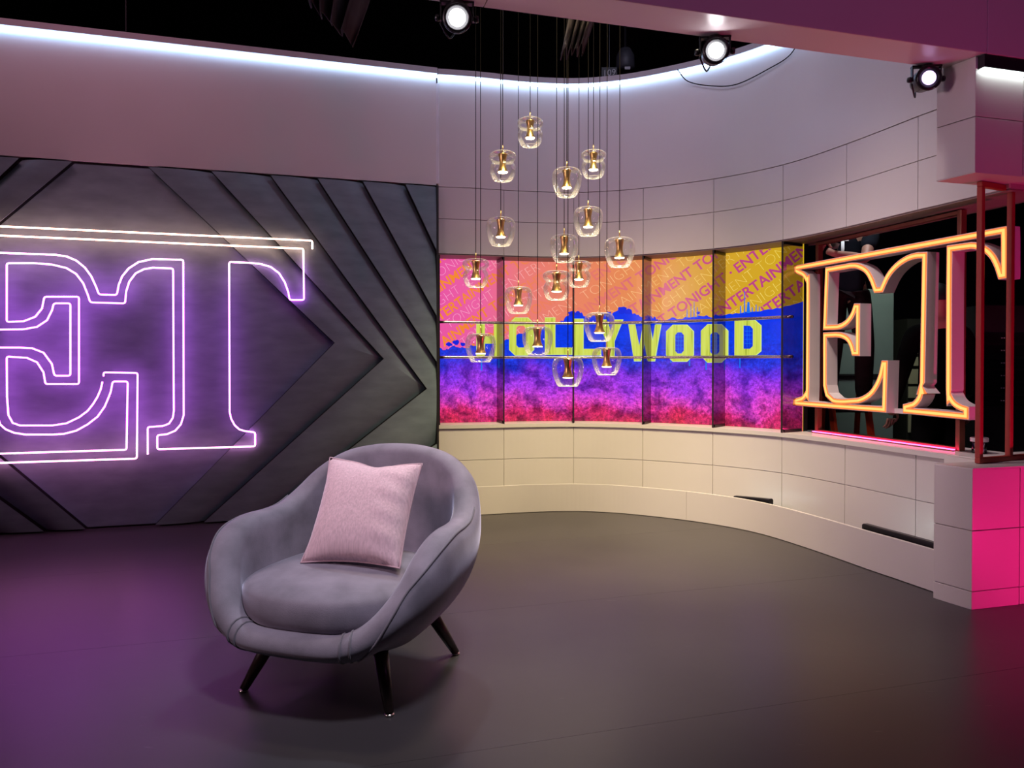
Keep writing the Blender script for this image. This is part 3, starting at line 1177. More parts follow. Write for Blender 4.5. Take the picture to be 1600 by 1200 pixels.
letters.append(ring_letter([z5(p) for p in ((333, 490), (450, 490), (487, 522), (487, 668), (452, 697), (333, 697))], [z5(p) for p in ((384, 520), (425, 522), (440, 540), (440, 640), (425, 656), (384, 656))]))
for pts, faces in letters:
    p2 = px_poly(pts)
    n = len(p2)
    cu_ = sum(p[0] for p in p2) / n
    cv_ = sum(p[1] for p in p2) / n
    # a pale edge just behind each planked letter
    e2 = [(cu_ + (u - cu_) * 1.04 + 0.003, cv_ + (v - cv_) * 1.03) for u, v in p2]
    scr_mesh('sign_letter_edge', e2, faces, 6, M_EDGE)
    scr_mesh('sign_letter', p2, faces, 7, M_LET)
pv, pf = [], []
for x, y0, y1 in ((752, 556, 579), (779, 558, 575), (800, 555, 562), (1049, 560, 567), (1078, 562, 572), (1104, 561, 578), (1157, 556, 575), (1133, 564, 578)):
    o = len(pv)
    pv += px_poly([(x - 1, y1), (x + 1, y1), (x + 1, y0), (x - 1, y0)])
    pf.append((o, o + 1, o + 2, o + 3))
scr_mesh('letter_posts', pv, pf, 5, M_CYAN)
gv, gf = [], []
for (x0, x1, y0, y1) in ((1056, 1069, 520, 552), (1111, 1125, 520, 553), (1164, 1176, 511, 543)):
    for i in range(1, 3):
        x = x0 + (x1 - x0) * i / 3
        o = len(gv)
        gv += px_poly([(x - .35, y1), (x + .35, y1), (x + .35, y0), (x - .35, y0)])
        gf.append((o, o + 1, o + 2, o + 3))
    for j in range(1, 5):
        y = y0 + (y1 - y0) * j / 5
        o = len(gv)
        gv += px_poly([(x0, y + .35), (x1, y + .35), (x1, y - .35), (x0, y - .35)])
        gf.append((o, o + 1, o + 2, o + 3))
scr_mesh('letter_lattice', gv, gf, 5, M_CYAN)

# smoked glass fins standing between the screen bays
SMOKE = thin_glass('smoked_acrylic', (0.60, 0.55, 0.60), 1.35, 0.04, 1.0, 0.10)
fin_labels = ['smoked glass fin at the left end of the screen, beside the chevron wall',
              'smoked glass fin between the first and second screen bays',
              'smoked glass fin seen edge-on between the second and third screen bays',
              'smoked glass fin between the third and fourth screen bays',
              'smoked glass fin crossing the last O of the letters on the screen',
              'wide smoked glass fin at the right end of the screen, beside the orange letters']
for i in range(6):
    s = seams[i] if i else 0.012
    p, d = cv(s)
    f = thing('glass_fin', fin_labels[i], 'glass fin', wp(s, 0.1, Z_SILL), group='smoked glass fins across the screen')
    pane = MB()
    a0, a1 = wp(s, -0.004, 0), wp(s, REC - 0.02, 0)
    pane.hexa([Vector((q.x, q.y, Z0S)) for q in (a0 - d * 0.004, a0 + d * 0.004, a1 + d * 0.004, a1 - d * 0.004)],
              [Vector((q.x, q.y, Z1S)) for q in (a0 - d * 0.004, a0 + d * 0.004, a1 + d * 0.004, a1 - d * 0.004)])
    pane.build('smoked_pane', SMOKE, f)
    MB().bar((a0.x, a0.y, Z0S), (a0.x, a0.y, Z1S), 0.011, 0.009).build('front_edge', BLACKP, f)
    for zz in (Z0S + 0.012, Z1S - 0.012):
        m = MB()
        b0, b1 = wp(s, 0.02, zz), wp(s, REC - 0.03, zz)
        m.bar(b0, b1, 0.018, 0.02)
        br = m.build('bracket', BLACKM, f)
        if i == 5:
            for q in (0.06, 0.17):
                c = wp(s, q, zz) - d * 0.010
                MB().lathe([(0.004, -0.002), (0.004, 0.002)], 8, axis=(d.x, d.y, 0), center=c, cap0=True, cap1=True).build('screw', CHROME, br)
# two rails through the fins
s_end = S5 - 0.004
for z, lab in ((1.541, 'upper of the two thin steel rails crossing the screen'), (1.247, 'lower of the two thin steel rails crossing the screen')):
    n = 50
    t = tag(MB().tube([wp(0.012 + (s_end - 0.012) * i / n, 0.12, z) for i in range(n + 1)], 0.012, 10).build('steel_rail', CHROME, None, smooth=True), lab, 'rail', 'rails across the screen')

# ------------------------------------------------------------------ ceiling beam, pier and their tiles
PC = hz(1518, 953, 0)
PLf = hz(1458, 934.4, 0)
BD = (hz(1519, 89, 2.675) - hz(885, 0, 2.675))
BD.z = 0
BD.normalize()
BN = Vector((BD.y, -BD.x, 0))      # towards the camera
ZB = 2.675
LD = (PLf - PC)                     # along the pier's left face, going back
bq = PC + BN * 0.045
BEAM = mat('beam_gloss_paint', (0.72, 0.63, 0.65), 0.34, vary=0.02, scale=2)
beam_d = 0.215
bm0, bm1 = bq - BD * 6.0, bq + BD * 3.0
k0, k1 = bm0 - BN * beam_d, bm1 - BN * beam_d
bo = thing('ceiling_beam', 'broad glossy header beam crossing the top of the picture', 'beam', bq + Vector((0, 0, ZB)), kind='structure')
jn = bq + BD * 0.02
for a, b in ((bm0, bq - BD * 2.4 - BD * 0.001), (bq - BD * 2.4 + BD * 0.001, jn - BD * 0.001), (jn + BD * 0.001, bm1)):
    MB().prism([(a.x, a.y), (b.x, b.y), ((b - BN * beam_d).x, (b - BN * beam_d).y), ((a - BN * beam_d).x, (a - BN * beam_d).y)], ZB, 4.6).build('beam_panel', BEAM, bo, bevel=0.003)

WR = thing('wall_right', 'off-white tiled pier at the right, upper and lower blocks with a gap between', 'wall', PC, kind='structure')


def pier_block(z0, z1, rows, top_cap):
    inset = 0.012
    far = PC + BD * 2.6
    core = [PC, far, far + LD, PLf]
    cen = (PC + far + PLf + far + LD) / 4
    ci = [PC + BD * inset + LD.normalized() * inset, far, far + LD, PLf + BD * inset]
    MB().prism([(p.x, p.y) for p in ci], z0 + 0.004, z1 - 0.004).build('core', BACKER, WR)
    us = [0.0, 0.298]
    while us[-1] < 2.6:
        us.append(us[-1] + 0.57)
    for i in range(len(rows) - 1):
        a, b = rows[i] + (G if i else 0), rows[i + 1] - (G if i < len(rows) - 2 else 0)
        # left face tile
        q = [PC, PC + LD, PC + LD + BD * 0.012, PC + BD * 0.012 + LD.normalized() * 0.012]
        MB().prism([(p.x, p.y) for p in q], a, b).build('pier_tile', WHITE, WR, bevel=0.0015)
        for k in range(len(us) - 1):
            p0 = PC + BD * (us[k] + (G if k else 0))
            p1 = PC + BD * (us[k + 1] - G)
            inner = [p1 - BN * 0.012, p0 - BN * 0.012 + (BD * 0.012 if k == 0 else Vector((0, 0, 0)))]
            q = [p0, p1] + inner
            MB().prism([(p.x, p.y) for p in q], a, b).build('pier_tile', WHITE, WR, bevel=0.0015)
    q = [PC + BD * 0.002, far, far + LD, PLf + BD * 0.002]
    if top_cap:
        MB().prism([(p.x, p.y) for p in q], z1 - 0.004, z1 + 0.004).build('pier_cap', WHITE, WR)
    else:
        MB().prism([(p.x, p.y) for p in q], z0 - 0.004, z0 + 0.004).build('pier_cap', WHITE, WR)


pier_block(0.0, 0.684, [0.0, 0.088, 0.384, 0.684], True)
le = PLf + BD * 0.30
lf = PC + BD * 2.6 + LD
MB().prism([(p.x, p.y) for p in (le, lf, lf - BN * 0.28, le - BN * 0.28 + BD * 0.05)], 0.0, 0.688).build('pier_ledge', WHITE, WR)
pier_block(2.122, ZB, [2.122, 2.388, ZB], False)

# black LED bar under the beam on the pier's front
lb = thing('led_bar', 'black LED bar with a cool white light line at the top of the right pier', 'light fixture', PC + BD * 0.6 + Vector((0, 0, 2.6)))
a, b = PC + BD * 0.012 + BN * 0.002, PC + BD * 2.4 + BN * 0.002
q = [a, b, b + BN * 0.036, a + BN * 0.036]
MB().prism([(p.x, p.y) for p in q], ZB - 0.062, ZB - 0.001).build('housing', BLACKP, lb)
q = [a + BN * 0.006 + BD * 0.004, b + BN * 0.006, b + BN * 0.032, a + BN * 0.032 + BD * 0.004]
MB().prism([(p.x, p.y) for p in q], ZB - 0.068, ZB - 0.0622).build('led_diffuser', glow('bar_led_glow', (0.86, 1.0, 0.97), 8.0), lb)

# tubular red frame standing between the two pier blocks
rf = thing('tube_frame', 'dark red tubular metal frame standing on the right pier', 'metal frame', hz(1530, 725, 0.688))
p1 = hy(1530.5, 600, 3.90)
p2 = hy(1577.5, 600, 4.01)
fd_ = (p2 - p1)
fd_.z = 0
p3 = p1 + fd_ * 2.2
zlo, zhi = 0.688 + 0.012, 2.118 - 0.012
rt = 0.0155
for p in (p1, p2, p3, p3 + fd_ * 1.0):
    MB().bar((p.x, p.y, zlo + rt), (p.x, p.y, zhi - rt), 0.029, 0.029, up=(fd_.x, fd_.y, 0)).build('post', DRED, rf, bevel=0.005)
for z in (zlo + 0.004, zhi - 0.004):
    e0, e1 = p1 - fd_.normalized() * 0.0145, p3 + fd_ * 1.0 + fd_.normalized() * 0.0145
    MB().bar((e0.x, e0.y, z), (e1.x, e1.y, z), 0.029, 0.029).build('rail', DRED, rf, bevel=0.005)

# ------------------------------------------------------------------ orange ET letters and the frame that carries them
SD = Vector((0.282, -0.96, 0)).normalized()        # along the sign, to the right
SNf = Vector((-0.96, -0.282, 0)).normalized()      # towards the room
r_ = ray(1512, 567)
SP = Vector((r_[0], r_[1], 0)) * (4.25 / r_[1])


def sign_pt(px, py):
    q = hpl(px, py, SP, SD)
    return ((q - SP).dot(SD), q.z)


def sp3(t, z, off=0.0):
    q = SP + SD * t + SNf * off
    return Vector((q.x, q.y, z))


z6 = lambda p: (1200 + p[0] * 0.41667, 250 + p[1] * 0.41667)
path6 = [(104, 405), (885, 263), (886, 300), (886, 432), (873, 434), (862, 400), (845, 365), (822, 340), (795, 327), (760, 321), (681, 332), (679, 500), (678, 860), (683, 890), (700, 914), (725, 929), (743, 935),
         (743, 961), (515, 939), (515, 926), (545, 918), (566, 896), (576, 865), (579, 835), (588, 357), (560, 358), (525, 368), (490, 390), (462, 418), (442, 450), (426, 486), (404, 488), (392, 455), (373, 420),
         (348, 402), (312, 396), (222, 412), (214, 628), (262, 626), (292, 612), (311, 590), (322, 568), (328, 549), (338, 549), (337, 724), (321, 724), (315, 700), (302, 674), (282, 660), (255, 655), (214, 657),
         (214, 845), (222, 880), (245, 902), (290, 906), (340, 902), (382, 880), (409, 843), (425, 802), (433, 763), (441, 763), (436, 936), (100, 911), (101, 904), (128, 896), (143, 878), (149, 850), (151, 480), (146, 448), (131, 427), (105, 415)]
P2 = [Vector(sign_pt(*z6(p))) for p in path6]


def dens(P):
    """add points along gentle curves so the ribbon bends smoothly"""
    n = len(P)
    out = []
    for i in range(n):
        p0, p1, p2, p3 = P[i - 1], P[i], P[(i + 1) % n], P[(i + 2) % n]
        out.append(p1)
        a, b, c = (p1 - p0).normalized(), (p2 - p1).normalized(), (p3 - p2).normalized()
        if a.dot(b) > 0.80 and b.dot(c) > 0.80 and (p2 - p1).length < 0.12:
            for t in (0.33, 0.67):
                out.append(0.5 * ((2 * p1) + (p2 - p0) * t + (2 * p0 - 5 * p1 + 4 * p2 - p3) * t * t + (3 * p1 - p0 - 3 * p2 + p3) * t ** 3))
    return out


P2 = dens(P2)


def offset_loop(P, w):
    n = len(P)
    out = []
    for i in range(n):
        a = (P[i] - P[i - 1]).normalized()
        b = (P[(i + 1) % n] - P[i]).normalized()
        na, nb = Vector((-a.y, a.x)), Vector((-b.y, b.x))
        m = na + nb
        if m.length < 0.3:
            m = na
        m.normalize()
        k = max(0.42, m.dot(nb))
        out.append(P[i] + m * (w / k))
    return out


def ribbon(P, w, off_front, off_back):
    A, B = offset_loop(P, w / 2), offset_loop(P, -w / 2)
    n = len(P)
    vs = [sp3(p.x, p.y, off_front) for p in A] + [sp3(p.x, p.y, off_front) for p in B] + [sp3(p.x, p.y, off_back) for p in A] + [sp3(p.x, p.y, off_back) for p in B]
    fs = []
    for i in range(n):
        j = (i + 1) % n
        fs += [(i, j, n + j, n + i), (2 * n + i, 3 * n + i, 3 * n + j, 2 * n + j), (i, 2 * n + i, 2 * n + j, j), (n + i, n + j, 3 * n + j, 3 * n + i)]
    return MB().add(vs, fs)


SIGNW = mat('sign_white_acrylic', (0.66, 0.58, 0.60), 0.35, vary=0.02)
ORANGE = glow('orange_neon_core', (1.0, 0.37, 0.095), 2.1)
ORANGE2 = glow('orange_neon_halo', (1.0, 0.22, 0.055), 1.25)
sg = thing('channel_letters', 'orange glowing ET channel letters standing in the window opening', 'illuminated sign', sp3(-0.6, 0.88))
ribbon(P2, 0.040, 0.0, -0.086).build('letter_channel', SIGNW, sg)
ribbon(P2, 0.031, 0.003, -0.001).build('glow_diffuser', ORANGE2, sg)
ribbon(P2, 0.014, 0.0075, 0.002).build('neon_core', ORANGE, sg)
# lower connecting bracket between E and T
b0, b1 = sign_pt(1383, 645), sign_pt(1412, 647)
MB().bar(sp3(b0[0], b0[1] + 0.012, -0.07), sp3(b1[0], b1[1] + 0.012, -0.07), 0.02, 0.03).build('joining_bracket', SIGNW, sg)

FR_OFF = -0.125
fr = thing('sign_frame', 'rectangular copper-brown metal frame behind the orange letters', 'metal frame', sp3(-0.6, Z_SILL, FR_OFF))
tl = hpl(1279, 600, SP + SNf * FR_OFF, SD)
tr = hpl(1501, 600, SP + SNf * FR_OFF, SD)
for q in (tl, tr):
    MB().bar((q.x, q.y, Z_SILL + 0.002), (q.x, q.y, Z_SOF - 0.004), 0.042, 0.03, up=SD).build('post', BRONZE, fr, bevel=0.003)
for z in (Z_SILL + 0.012, Z_SOF - 0.018):
    MB().bar((tl.x, tl.y, z), (tr.x, tr.y, z), 0.042, 0.022).build('rail', BRONZE, fr, bevel=0.003)
for z in (1.05, 1.85):
    for q in (tl, tr):
        a = Vector((q.x, q.y, z))
        MB().bar(a + SNf * 0.018, a + SNf * 0.045, 0.02, 0.02).build('spacer', BRONZE, fr)

# magenta LED line lying on the sill below the letters
SILLED = glow('sill_led_magenta', (1.0, 0.03, 0.20), 22.0)
ld0, ld1 = tl + SNf * 0.045, tr + SNf * 0.045
sl_ = thing('sill_light', 'pink LED line on the white sill below the orange letters', 'light strip', (ld0.x, ld0.y, Z_SILL))
MB().bar((ld0.x, ld0.y, Z_SILL + 0.004), (ld1.x, ld1.y, Z_SILL + 0.004), 0.022, 0.008).build('channel', BRONZE, sl_)
MB().bar((ld0.x, ld0.y, Z_SILL + 0.010), (ld1.x, ld1.y, Z_SILL + 0.010), 0.014, 0.004).build('led_line', SILLED, sl_)

# jar on the sill
jp = hz(1530, 708, Z_SILL)
jar = thing('jar', 'clear plastic jar with a white screw lid on the window sill', 'jar', jp)
MB().lathe([(0.036, 0.0), (0.038, 0.004), (0.038, 0.058), (0.033, 0.066)], 24, center=jp + Vector((0, 0, 0.001)), cap0=True).build('jar_body', thin_glass('clear_plastic', (0.86, 0.86, 0.9), 1.5), jar, smooth=True)
MB().lathe([(0.0, 0.066), (0.045, 0.066), (0.046, 0.068), (0.046, 0.086), (0.044, 0.089), (0.0, 0.089)], 24, center=jp).build('lid', mat('white_plastic', (0.75, 0.72, 0.74), 0.4), jar)
jt = MB()
for i in range(5):
    a = i * 1.3
    jt.tube([jp + Vector((0.012 * math.cos(a), 0.012 * math.sin(a), 0.005)), jp + Vector((0.026 * math.cos(a + .4), 0.026 * math.sin(a + .4), 0.056))], 0.003, 6)
jt.build('contents', mat('pale_contents', (0.6, 0.55, 0.6), 0.5), jar)

# ------------------------------------------------------------------ workroom behind the opening
GB = mat('grey_green_board', (0.30, 0.38, 0.34), 0.7, vary=0.04)
p0, p1_ = hy(1298, 560, 6.9), hy(1396, 560, 6.9)
bd = thing('backing_board', 'pale grey-green flat board leaning in the dark room behind the orange letters', 'board', ((p0.x + p1_.x) / 2, 6.9, 0))
MB().box(p0.x, p1_.x, 6.9, 6.93, 0.02, 1.86).build('board_face', GB, bd, bevel=0.003)
MB().box(p0.x + .03, p1_.x - .03, 6.895, 6.9, 1.055, 1.10).build('strap', BLACKP, bd)
MB().box(p0.x + .03, p1_.x - .03, 6.93, 6.97, 0.0, 0.06).build('foot', BLACKP, bd)

CRM = mat('cream_case', (0.62, 0.55, 0.34), 0.6, vary=0.05)
cb = hy(1445, 600, 7.3)
cabn = thing('storage_case', 'cream storage cabinet with dark bands glimpsed beyond the T of the orange letters', 'cabinet', (cb.x, 7.5, 0))
MB().box(cb.x - 0.16, cb.x + 0.15, 7.32, 7.7, 0.02, 1.62).build('body', mat('dark_case', (0.03, 0.028, 0.02), 0.6), cabn)
for y0_, y1_ in ((545, 553), (558, 572), (577, 600), (604, 622), (628, 676)):
    za, zb_ = hy(1445, y1_, 7.3).z, hy(1445, y0_, 7.3).z
    MB().box(cb.x - 0.15, cb.x + (0.14 if y1_ < 640 else -0.02), 7.3, 7.32, za, zb_).build('front_panel', CRM, cabn, bevel=0.003)

rk0 = hy(1568, 575, 5.6)
rk = thing('equipment_rack', 'black equipment rack with a column of small white labels behind the red tube frame', 'equipment rack', (rk0.x, 5.8, 0))
MB().box(rk0.x - 0.16, rk0.x + 0.42, 5.62, 6.1, 0.0, 1.62).build('rack_body', BLACKP, rk)
LABEL = mat('white_label', (0.85, 0.82, 0.85), 0.5)
for i in range(6):
    z = hy(1567, 528 + 19.6 * i, 5.6).z
    un = MB().box(rk0.x - 0.15, rk0.x + 0.41, 5.605, 5.62, z - 0.036, z + 0.036).build('rack_unit', BLACKM, rk, bevel=0.002)
    for dx in (-0.012, 0.006, 0.07):
        MB().box(rk0.x + dx - 0.005, rk0.x + dx + 0.005, 5.602, 5.605, z - 0.004, z + 0.004).build('label_tag', LABEL, un)

# orange step ladder
LO = mat('orange_fibreglass', (0.62, 0.055, 0.012), 0.45)
LY = 6.05
la0, la1 = hy(1305, 650, LY), hy(1362, 650, LY)
lx0, lx1 = la0.x, la1.x
lad = thing('step_ladder', 'orange step ladder in the dark room below the E of the orange letters', 'ladder', ((lx0 + lx1) / 2, LY, 0))
lean = 0.22


def lad_pt(x, z, back=0):
    return Vector((x + 0.10 * (0.77 - z) + 0.0, LY + back * (0.5 - 0.33 * z) + (0 if back else 0.06 * z), z))


for x in (lx0, lx1):
    MB().bar(lad_pt(x, 0.01), lad_pt(x, 1.36), 0.075, 0.028, up=(1, 0, 0)).build('front_rail', LO, lad, bevel=0.004)
    MB().bar(lad_pt(x, 0.01, 1), lad_pt(x, 1.36, 1), 0.05, 0.028, up=(1, 0, 0)).build('rear_rail', LO, lad, bevel=0.004)
for z in (0.28, 0.55, 0.82, 1.09):
    a, b = lad_pt(lx0, z), lad_pt(lx1, z)
    MB().bar(a + Vector((0.014, 0.02, 0)), b - Vector((0.014, -0.02, 0)), 0.09, 0.025).build('step', BLACKM, lad)
a, b = lad_pt(lx0, 1.37), lad_pt(lx1, 1.37)
MB().bar(a + Vector((-0.03, 0.05, 0)), b + Vector((0.03, 0.05, 0)), 0.16, 0.03).build('top_cap', BLACKM, lad)


# ------------------------------------------------------------------ crew members
def skin_mesh(name, nodes, edges, material, parent, sub=2, root=0, extra=None):
    me = bpy.data.meshes.new(name)
    off = parent.location
    me.from_pydata([tuple(Vector(n[0]) - off) for n in nodes], edges, [])
    o = bpy.data.objects.new(name, me)
    COL.objects.link(o)
    m = o.modifiers.new('skin', 'SKIN')
    m.use_smooth_shade = True
    sl = me.skin_vertices[0].data if me.skin_vertices else None
    for i, n in enumerate(nodes):
        r = n[1]
        sl[i].radius = (r, r) if not isinstance(r, tuple) else r
    sl[root].use_root = True
    s = o.modifiers.new('sub', 'SUBSURF')
    s.levels = s.render_levels = sub
    dg = bpy.context.evaluated_depsgraph_get()
    bake = bpy.data.meshes.new_from_object(o.evaluated_get(dg))
    bpy.data.objects.remove(o)
    bake.materials.clear()
    bake.materials.append(material)
    for p in bake.polygons:
        p.use_smooth = True
    ob = bpy.data.objects.new(name, bake)
    COL.objects.link(ob)
    ob.parent = parent
    return ob


SKIN = mat('skin', (0.50, 0.26, 0.19), 0.5, vary=0.05)
NAVY = mat('navy_tee', (0.010, 0.012, 0.020), 0.9, vary=0.2, bump=0.3, bump_scale=30, spec=0.1)
BLACKT = mat('black_sweater', (0.004, 0.004, 0.004), 0.95, vary=0.2, spec=0.05)
PANTS = mat('dark_trousers', (0.022, 0.014, 0.017), 0.9, spec=0.1, vary=0.25, bump=0.4, bump_scale=18)
SHOE = mat('black_shoe', (0.012, 0.012, 0.012), 0.6)
HAIR = mat('dark_hair', (0.015, 0.011, 0.009), 0.7, vary=0.3, bump=0.5, bump_scale=90)


def crew(name, label, foot, yaw, arms, sole_gap=0.0, cap=False, logo=False, knees=(0.0, 0.0), spread=0.10, long_sleeve=False):
    """figure 1.76 m tall; local x = to its left, y = forward"""
    cy_, sy_ = math.cos(yaw), math.sin(yaw)
    base = Vector(foot)

    def W(x, y, z):
        return base + Vector((x * cy_ - y * sy_, x * sy_ + y * cy_, z))
    root = thing(name, label, 'person', base)
    # continuous body: pelvis, spine, neck, head, arms with hands, legs
    nodes, edges = [], []

    def N(x, y, z, r):
        nodes.append((W(x, y, z), r))
        return len(nodes) - 1

    def E(a, b):
        edges.append((a, b))
    pel = N(0, 0, 0.96, (0.13, 0.10))
    wa = N(0, 0.005, 1.10, (0.125, 0.09)); E(pel, wa)
    ch = N(0, 0.01, 1.28, (0.145, 0.10)); E(wa, ch)
    ub = N(0, 0.0, 1.42, (0.11, 0.08)); E(ch, ub)
    nk = N(0, 0.01, 1.51, 0.052); E(ub, nk)
    hb = N(0, 0.03, 1.58, (0.062, 0.072)); E(nk, hb)
    hm = N(0, 0.03, 1.655, (0.072, 0.09)); E(hb, hm)
    ht = N(0, 0.022, 1.735, (0.05, 0.065)); E(hm, ht)
    hands = []
    arm_pts = []
    for sgn, (el, wr, tip) in zip((1, -1), arms):
        sh = N(sgn * 0.185, 0.0, 1.42, 0.055); E(ub, sh)
        e = N(*el, 0.042); E(sh, e)
        mid = tuple((el[k] * 0.55 + wr[k] * 0.45) for k in range(3))
        fm = N(*mid, 0.040); E(e, fm)
        w = N(*wr, 0.026); E(fm, w)
        dvec = (Vector(tip) - Vector(wr)).normalized()
        pm = Vector(wr) + dvec * 0.055
        pmn = N(*pm, (0.034, 0.018)); E(w, pmn)
        hands.append((Vector(wr), dvec, sgn))
        arm_pts.append((sgn, el, mid, wr))
    legs = []
    for sgn, kb in zip((1, -1), knees):
        hp = N(sgn * 0.085, 0, 0.90, 0.085); E(pel, hp)
        kn = N(sgn * (0.09 + spread * 0.3), 0.02 + kb, 0.50, 0.056); E(hp, kn)
        cf = N(sgn * (0.09 + spread * 0.5), -0.01 + kb * 0.5, 0.36, 0.056); E(kn, cf)
        an = N(sgn * (0.09 + spread * 0.7), -0.02, 0.09, 0.036); E(cf, an)
        legs.append((sgn, kb))
    body = skin_mesh('body', nodes, edges, SKIN, root)
    # fingers: five separate chains rooted in the palm
    for wr, dv, sgn in hands:
        side = dv.cross(Vector((0, 1, 0.2))).normalized()
        curl = side.cross(dv).normalized()
        for k in range(5):
            if k < 4:
                st = wr + dv * 0.075 + side * (-0.026 + 0.0175 * k)
                ln = (0.068, 0.078, 0.072, 0.056)[k]
                a1 = st + dv * ln * 0.5 + curl * 0.008
                a2 = st + dv * ln * 0.82 + curl * 0.026
                a3 = st + dv * ln * 0.95 + curl * 0.046
                rr_ = 0.0088
            else:
                st = wr + dv * 0.03 + side * 0.030
                a1 = st + dv * 0.03 + side * 0.020
                a2 = st + dv * 0.055 + side * 0.022 + curl * 0.012
                a3 = st + dv * 0.07 + side * 0.018 + curl * 0.022
                rr_ = 0.0098
            pts = [W(*q) for q in (st, a1, a2, a3)]
            skin_mesh('finger', [(pts[0], rr_ * 1.05), (pts[1], rr_), (pts[2], rr_ * 0.92), (pts[3], rr_ * 0.75)], [(0, 1), (1, 2), (2, 3)], SKIN, body, sub=1) if False else \
                finger(pts, rr_, body, root)
    # face, ears
    fx = MB()
    fx.lathe([(0.0, 0.0), (0.013, 0.008), (0.010, 0.03), (0.004, 0.045)], 8, axis=(0, 0, 1), center=W(0, 0.118, 1.625))
    fx.build('nose', SKIN, root, smooth=True)
    for sgn in (1, -1):
        MB().lathe([(0.0, -0.008), (0.022, -0.004), (0.026, 0.004), (0.0, 0.008)], 10, axis=(W(1, 0.2, 0) - W(0, 0, 0)), center=W(sgn * 0.082, 0.02, 1.65)).build('ear', SKIN, root, smooth=True)
        MB().lathe([(0.0, -0.004), (0.012, -0.002), (0.012, 0.003), (0.0, 0.006)], 10, axis=(W(0, 1, 0) - W(0, 0, 0)), center=W(sgn * 0.030, 0.104, 1.665)).build('eye', HAIR, root, smooth=True)
    MB().bar(W(-0.022, 0.105, 1.592), W(0.022, 0.105, 1.592), 0.010, 0.008).build('mouth', mat('lip', (0.4, 0.14, 0.12), 0.5), root)
    # hair shell
    hv = []
    for i in range(9):
        for j in range(20):
            th = math.pi * 0.5 * i / 8 * 1.15
            ph = 2 * math.pi * j / 20
            fwd = math.cos(ph - math.pi / 2)
            cutf = 1.0 if fwd < 0.3 else 0.75
            t_ = th * cutf
            hv.append(W(0.089 * math.sin(t_) * math.cos(ph), 0.022 + 0.108 * math.sin(t_) * math.sin(ph), 1.665 + 0.105 * math.cos(t_)))
    hf = [(i * 20 + j, i * 20 + (j + 1) % 20, (i + 1) * 20 + (j + 1) % 20, (i + 1) * 20 + j) for i in range(8) for j in range(20)]
    MB().add(hv, hf).build('cap' if cap else 'hair', BLACKP if cap else HAIR, root, smooth=True)
    # shirt
    nodes, edges = [], []
    a0 = N(0, 0, 0.83, (0.152, 0.124))
    a1 = N(0, 0.005, 1.10, (0.148, 0.112)); E(a0, a1)
    a2 = N(0, 0.01, 1.28, (0.165, 0.122)); E(a1, a2)
    a3 = N(0, 0.0, 1.42, (0.125, 0.098)); E(a2, a3)
    a4 = N(0, 0.0, 1.47, (0.075, 0.07)); E(a3, a4)
    for sgn, el, mid, wr in arm_pts:
        s1 = N(sgn * 0.19, 0.0, 1.42, 0.072); E(a3, s1)
        ee = tuple(Vector((sgn * 0.19, 0, 1.42)).lerp(Vector(el), 0.72))
        s2_ = N(*ee, 0.062); E(s1, s2_)
        if long_sleeve:
            s3_ = N(*el, 0.056); E(s2_, s3_)
            s4_ = N(*tuple(Vector(el).lerp(Vector(wr), 0.9)), 0.042); E(s3_, s4_)
    skin_mesh('shirt', nodes, edges, BLACKT if long_sleeve else NAVY, root)
    # trousers
    nodes, edges = [], []
    b0_ = N(0, 0, 1.03, (0.140, 0.112))
    for sgn, kb in legs:
        h1 = N(sgn * 0.088, 0, 0.88, 0.104); E(b0_, h1)
        h2 = N(sgn * (0.09 + spread * 0.3), 0.02 + kb, 0.50, 0.078); E(h1, h2)
        h3 = N(sgn * (0.09 + spread * 0.5), kb * 0.5, 0.34, 0.076); E(h2, h3)
        h4 = N(sgn * (0.09 + spread * 0.7), -0.02, 0.07, 0.066); E(h3, h4)
    skin_mesh('trousers', nodes, edges, BLACKT if long_sleeve else PANTS, root)
    for sgn, kb in legs:
        x = sgn * (0.09 + spread * 0.7)
        vs = []
        prof = [(-0.09, 0.035, 0.07), (-0.03, 0.040, 0.085), (0.06, 0.043, 0.065), (0.13, 0.045, 0.05), (0.175, 0.03, 0.035)]
        for y, w, h in prof:
            vs += [W(x - w, y, 0.002), W(x + w, y, 0.002), W(x + w * 0.8, y, h), W(x - w * 0.8, y, h)]
        fs = []
        for i in range(4):
            for k in range(4):
                fs.append((i * 4 + k, i * 4 + (k + 1) % 4, (i + 1) * 4 + (k + 1) % 4, (i + 1) * 4 + k))
        fs += [(0, 3, 2, 1), (16, 17, 18, 19)]
        MB().add(vs, fs).build('shoe', SHOE, root, smooth=True, sub=1)
    return root, W


def finger(pts, r, body, root):
    o = MB().tube(smooth_path(pts, 3), [r * (1.05 - 0.04 * i) for i in range(10)], 8).build('finger', SKIN, root, smooth=True)
    return o


# figure on the ladder, reaching towards the screen edge
pf = hy(1322, 642, 6.12)
pf.z = 0.835
crewA, WA = crew('person', 'person in a dark tee with white chest lettering reaching left on a ladder', pf, math.radians(168),
                 (((0.34, 0.10, 1.50), (0.30, 0.24, 1.72), (0.29, 0.28, 1.84)), ((-0.08, 0.26, 1.15), (0.17, 0.35, 1.19), (0.28, 0.36, 1.25))), knees=(0.04, 0.10), spread=0.06)
# second figure standing on the floor in the dark
pg = hy(1466, 640, 5.45)
pg.z = 0.0
crewB, WB = crew('person', 'dark-clothed person turned away whose bare hand hangs below the orange letters', pg, math.radians(8),
                 (((0.27, -0.02, 1.12), (0.25, 0.03, 0.88), (0.25, 0.05, 0.74)), ((-0.30, -0.02, 1.12), (-0.33, 0.04, 0.88), (-0.33, 0.05, 0.74))), cap=True, spread=0.08, long_sleeve=True)


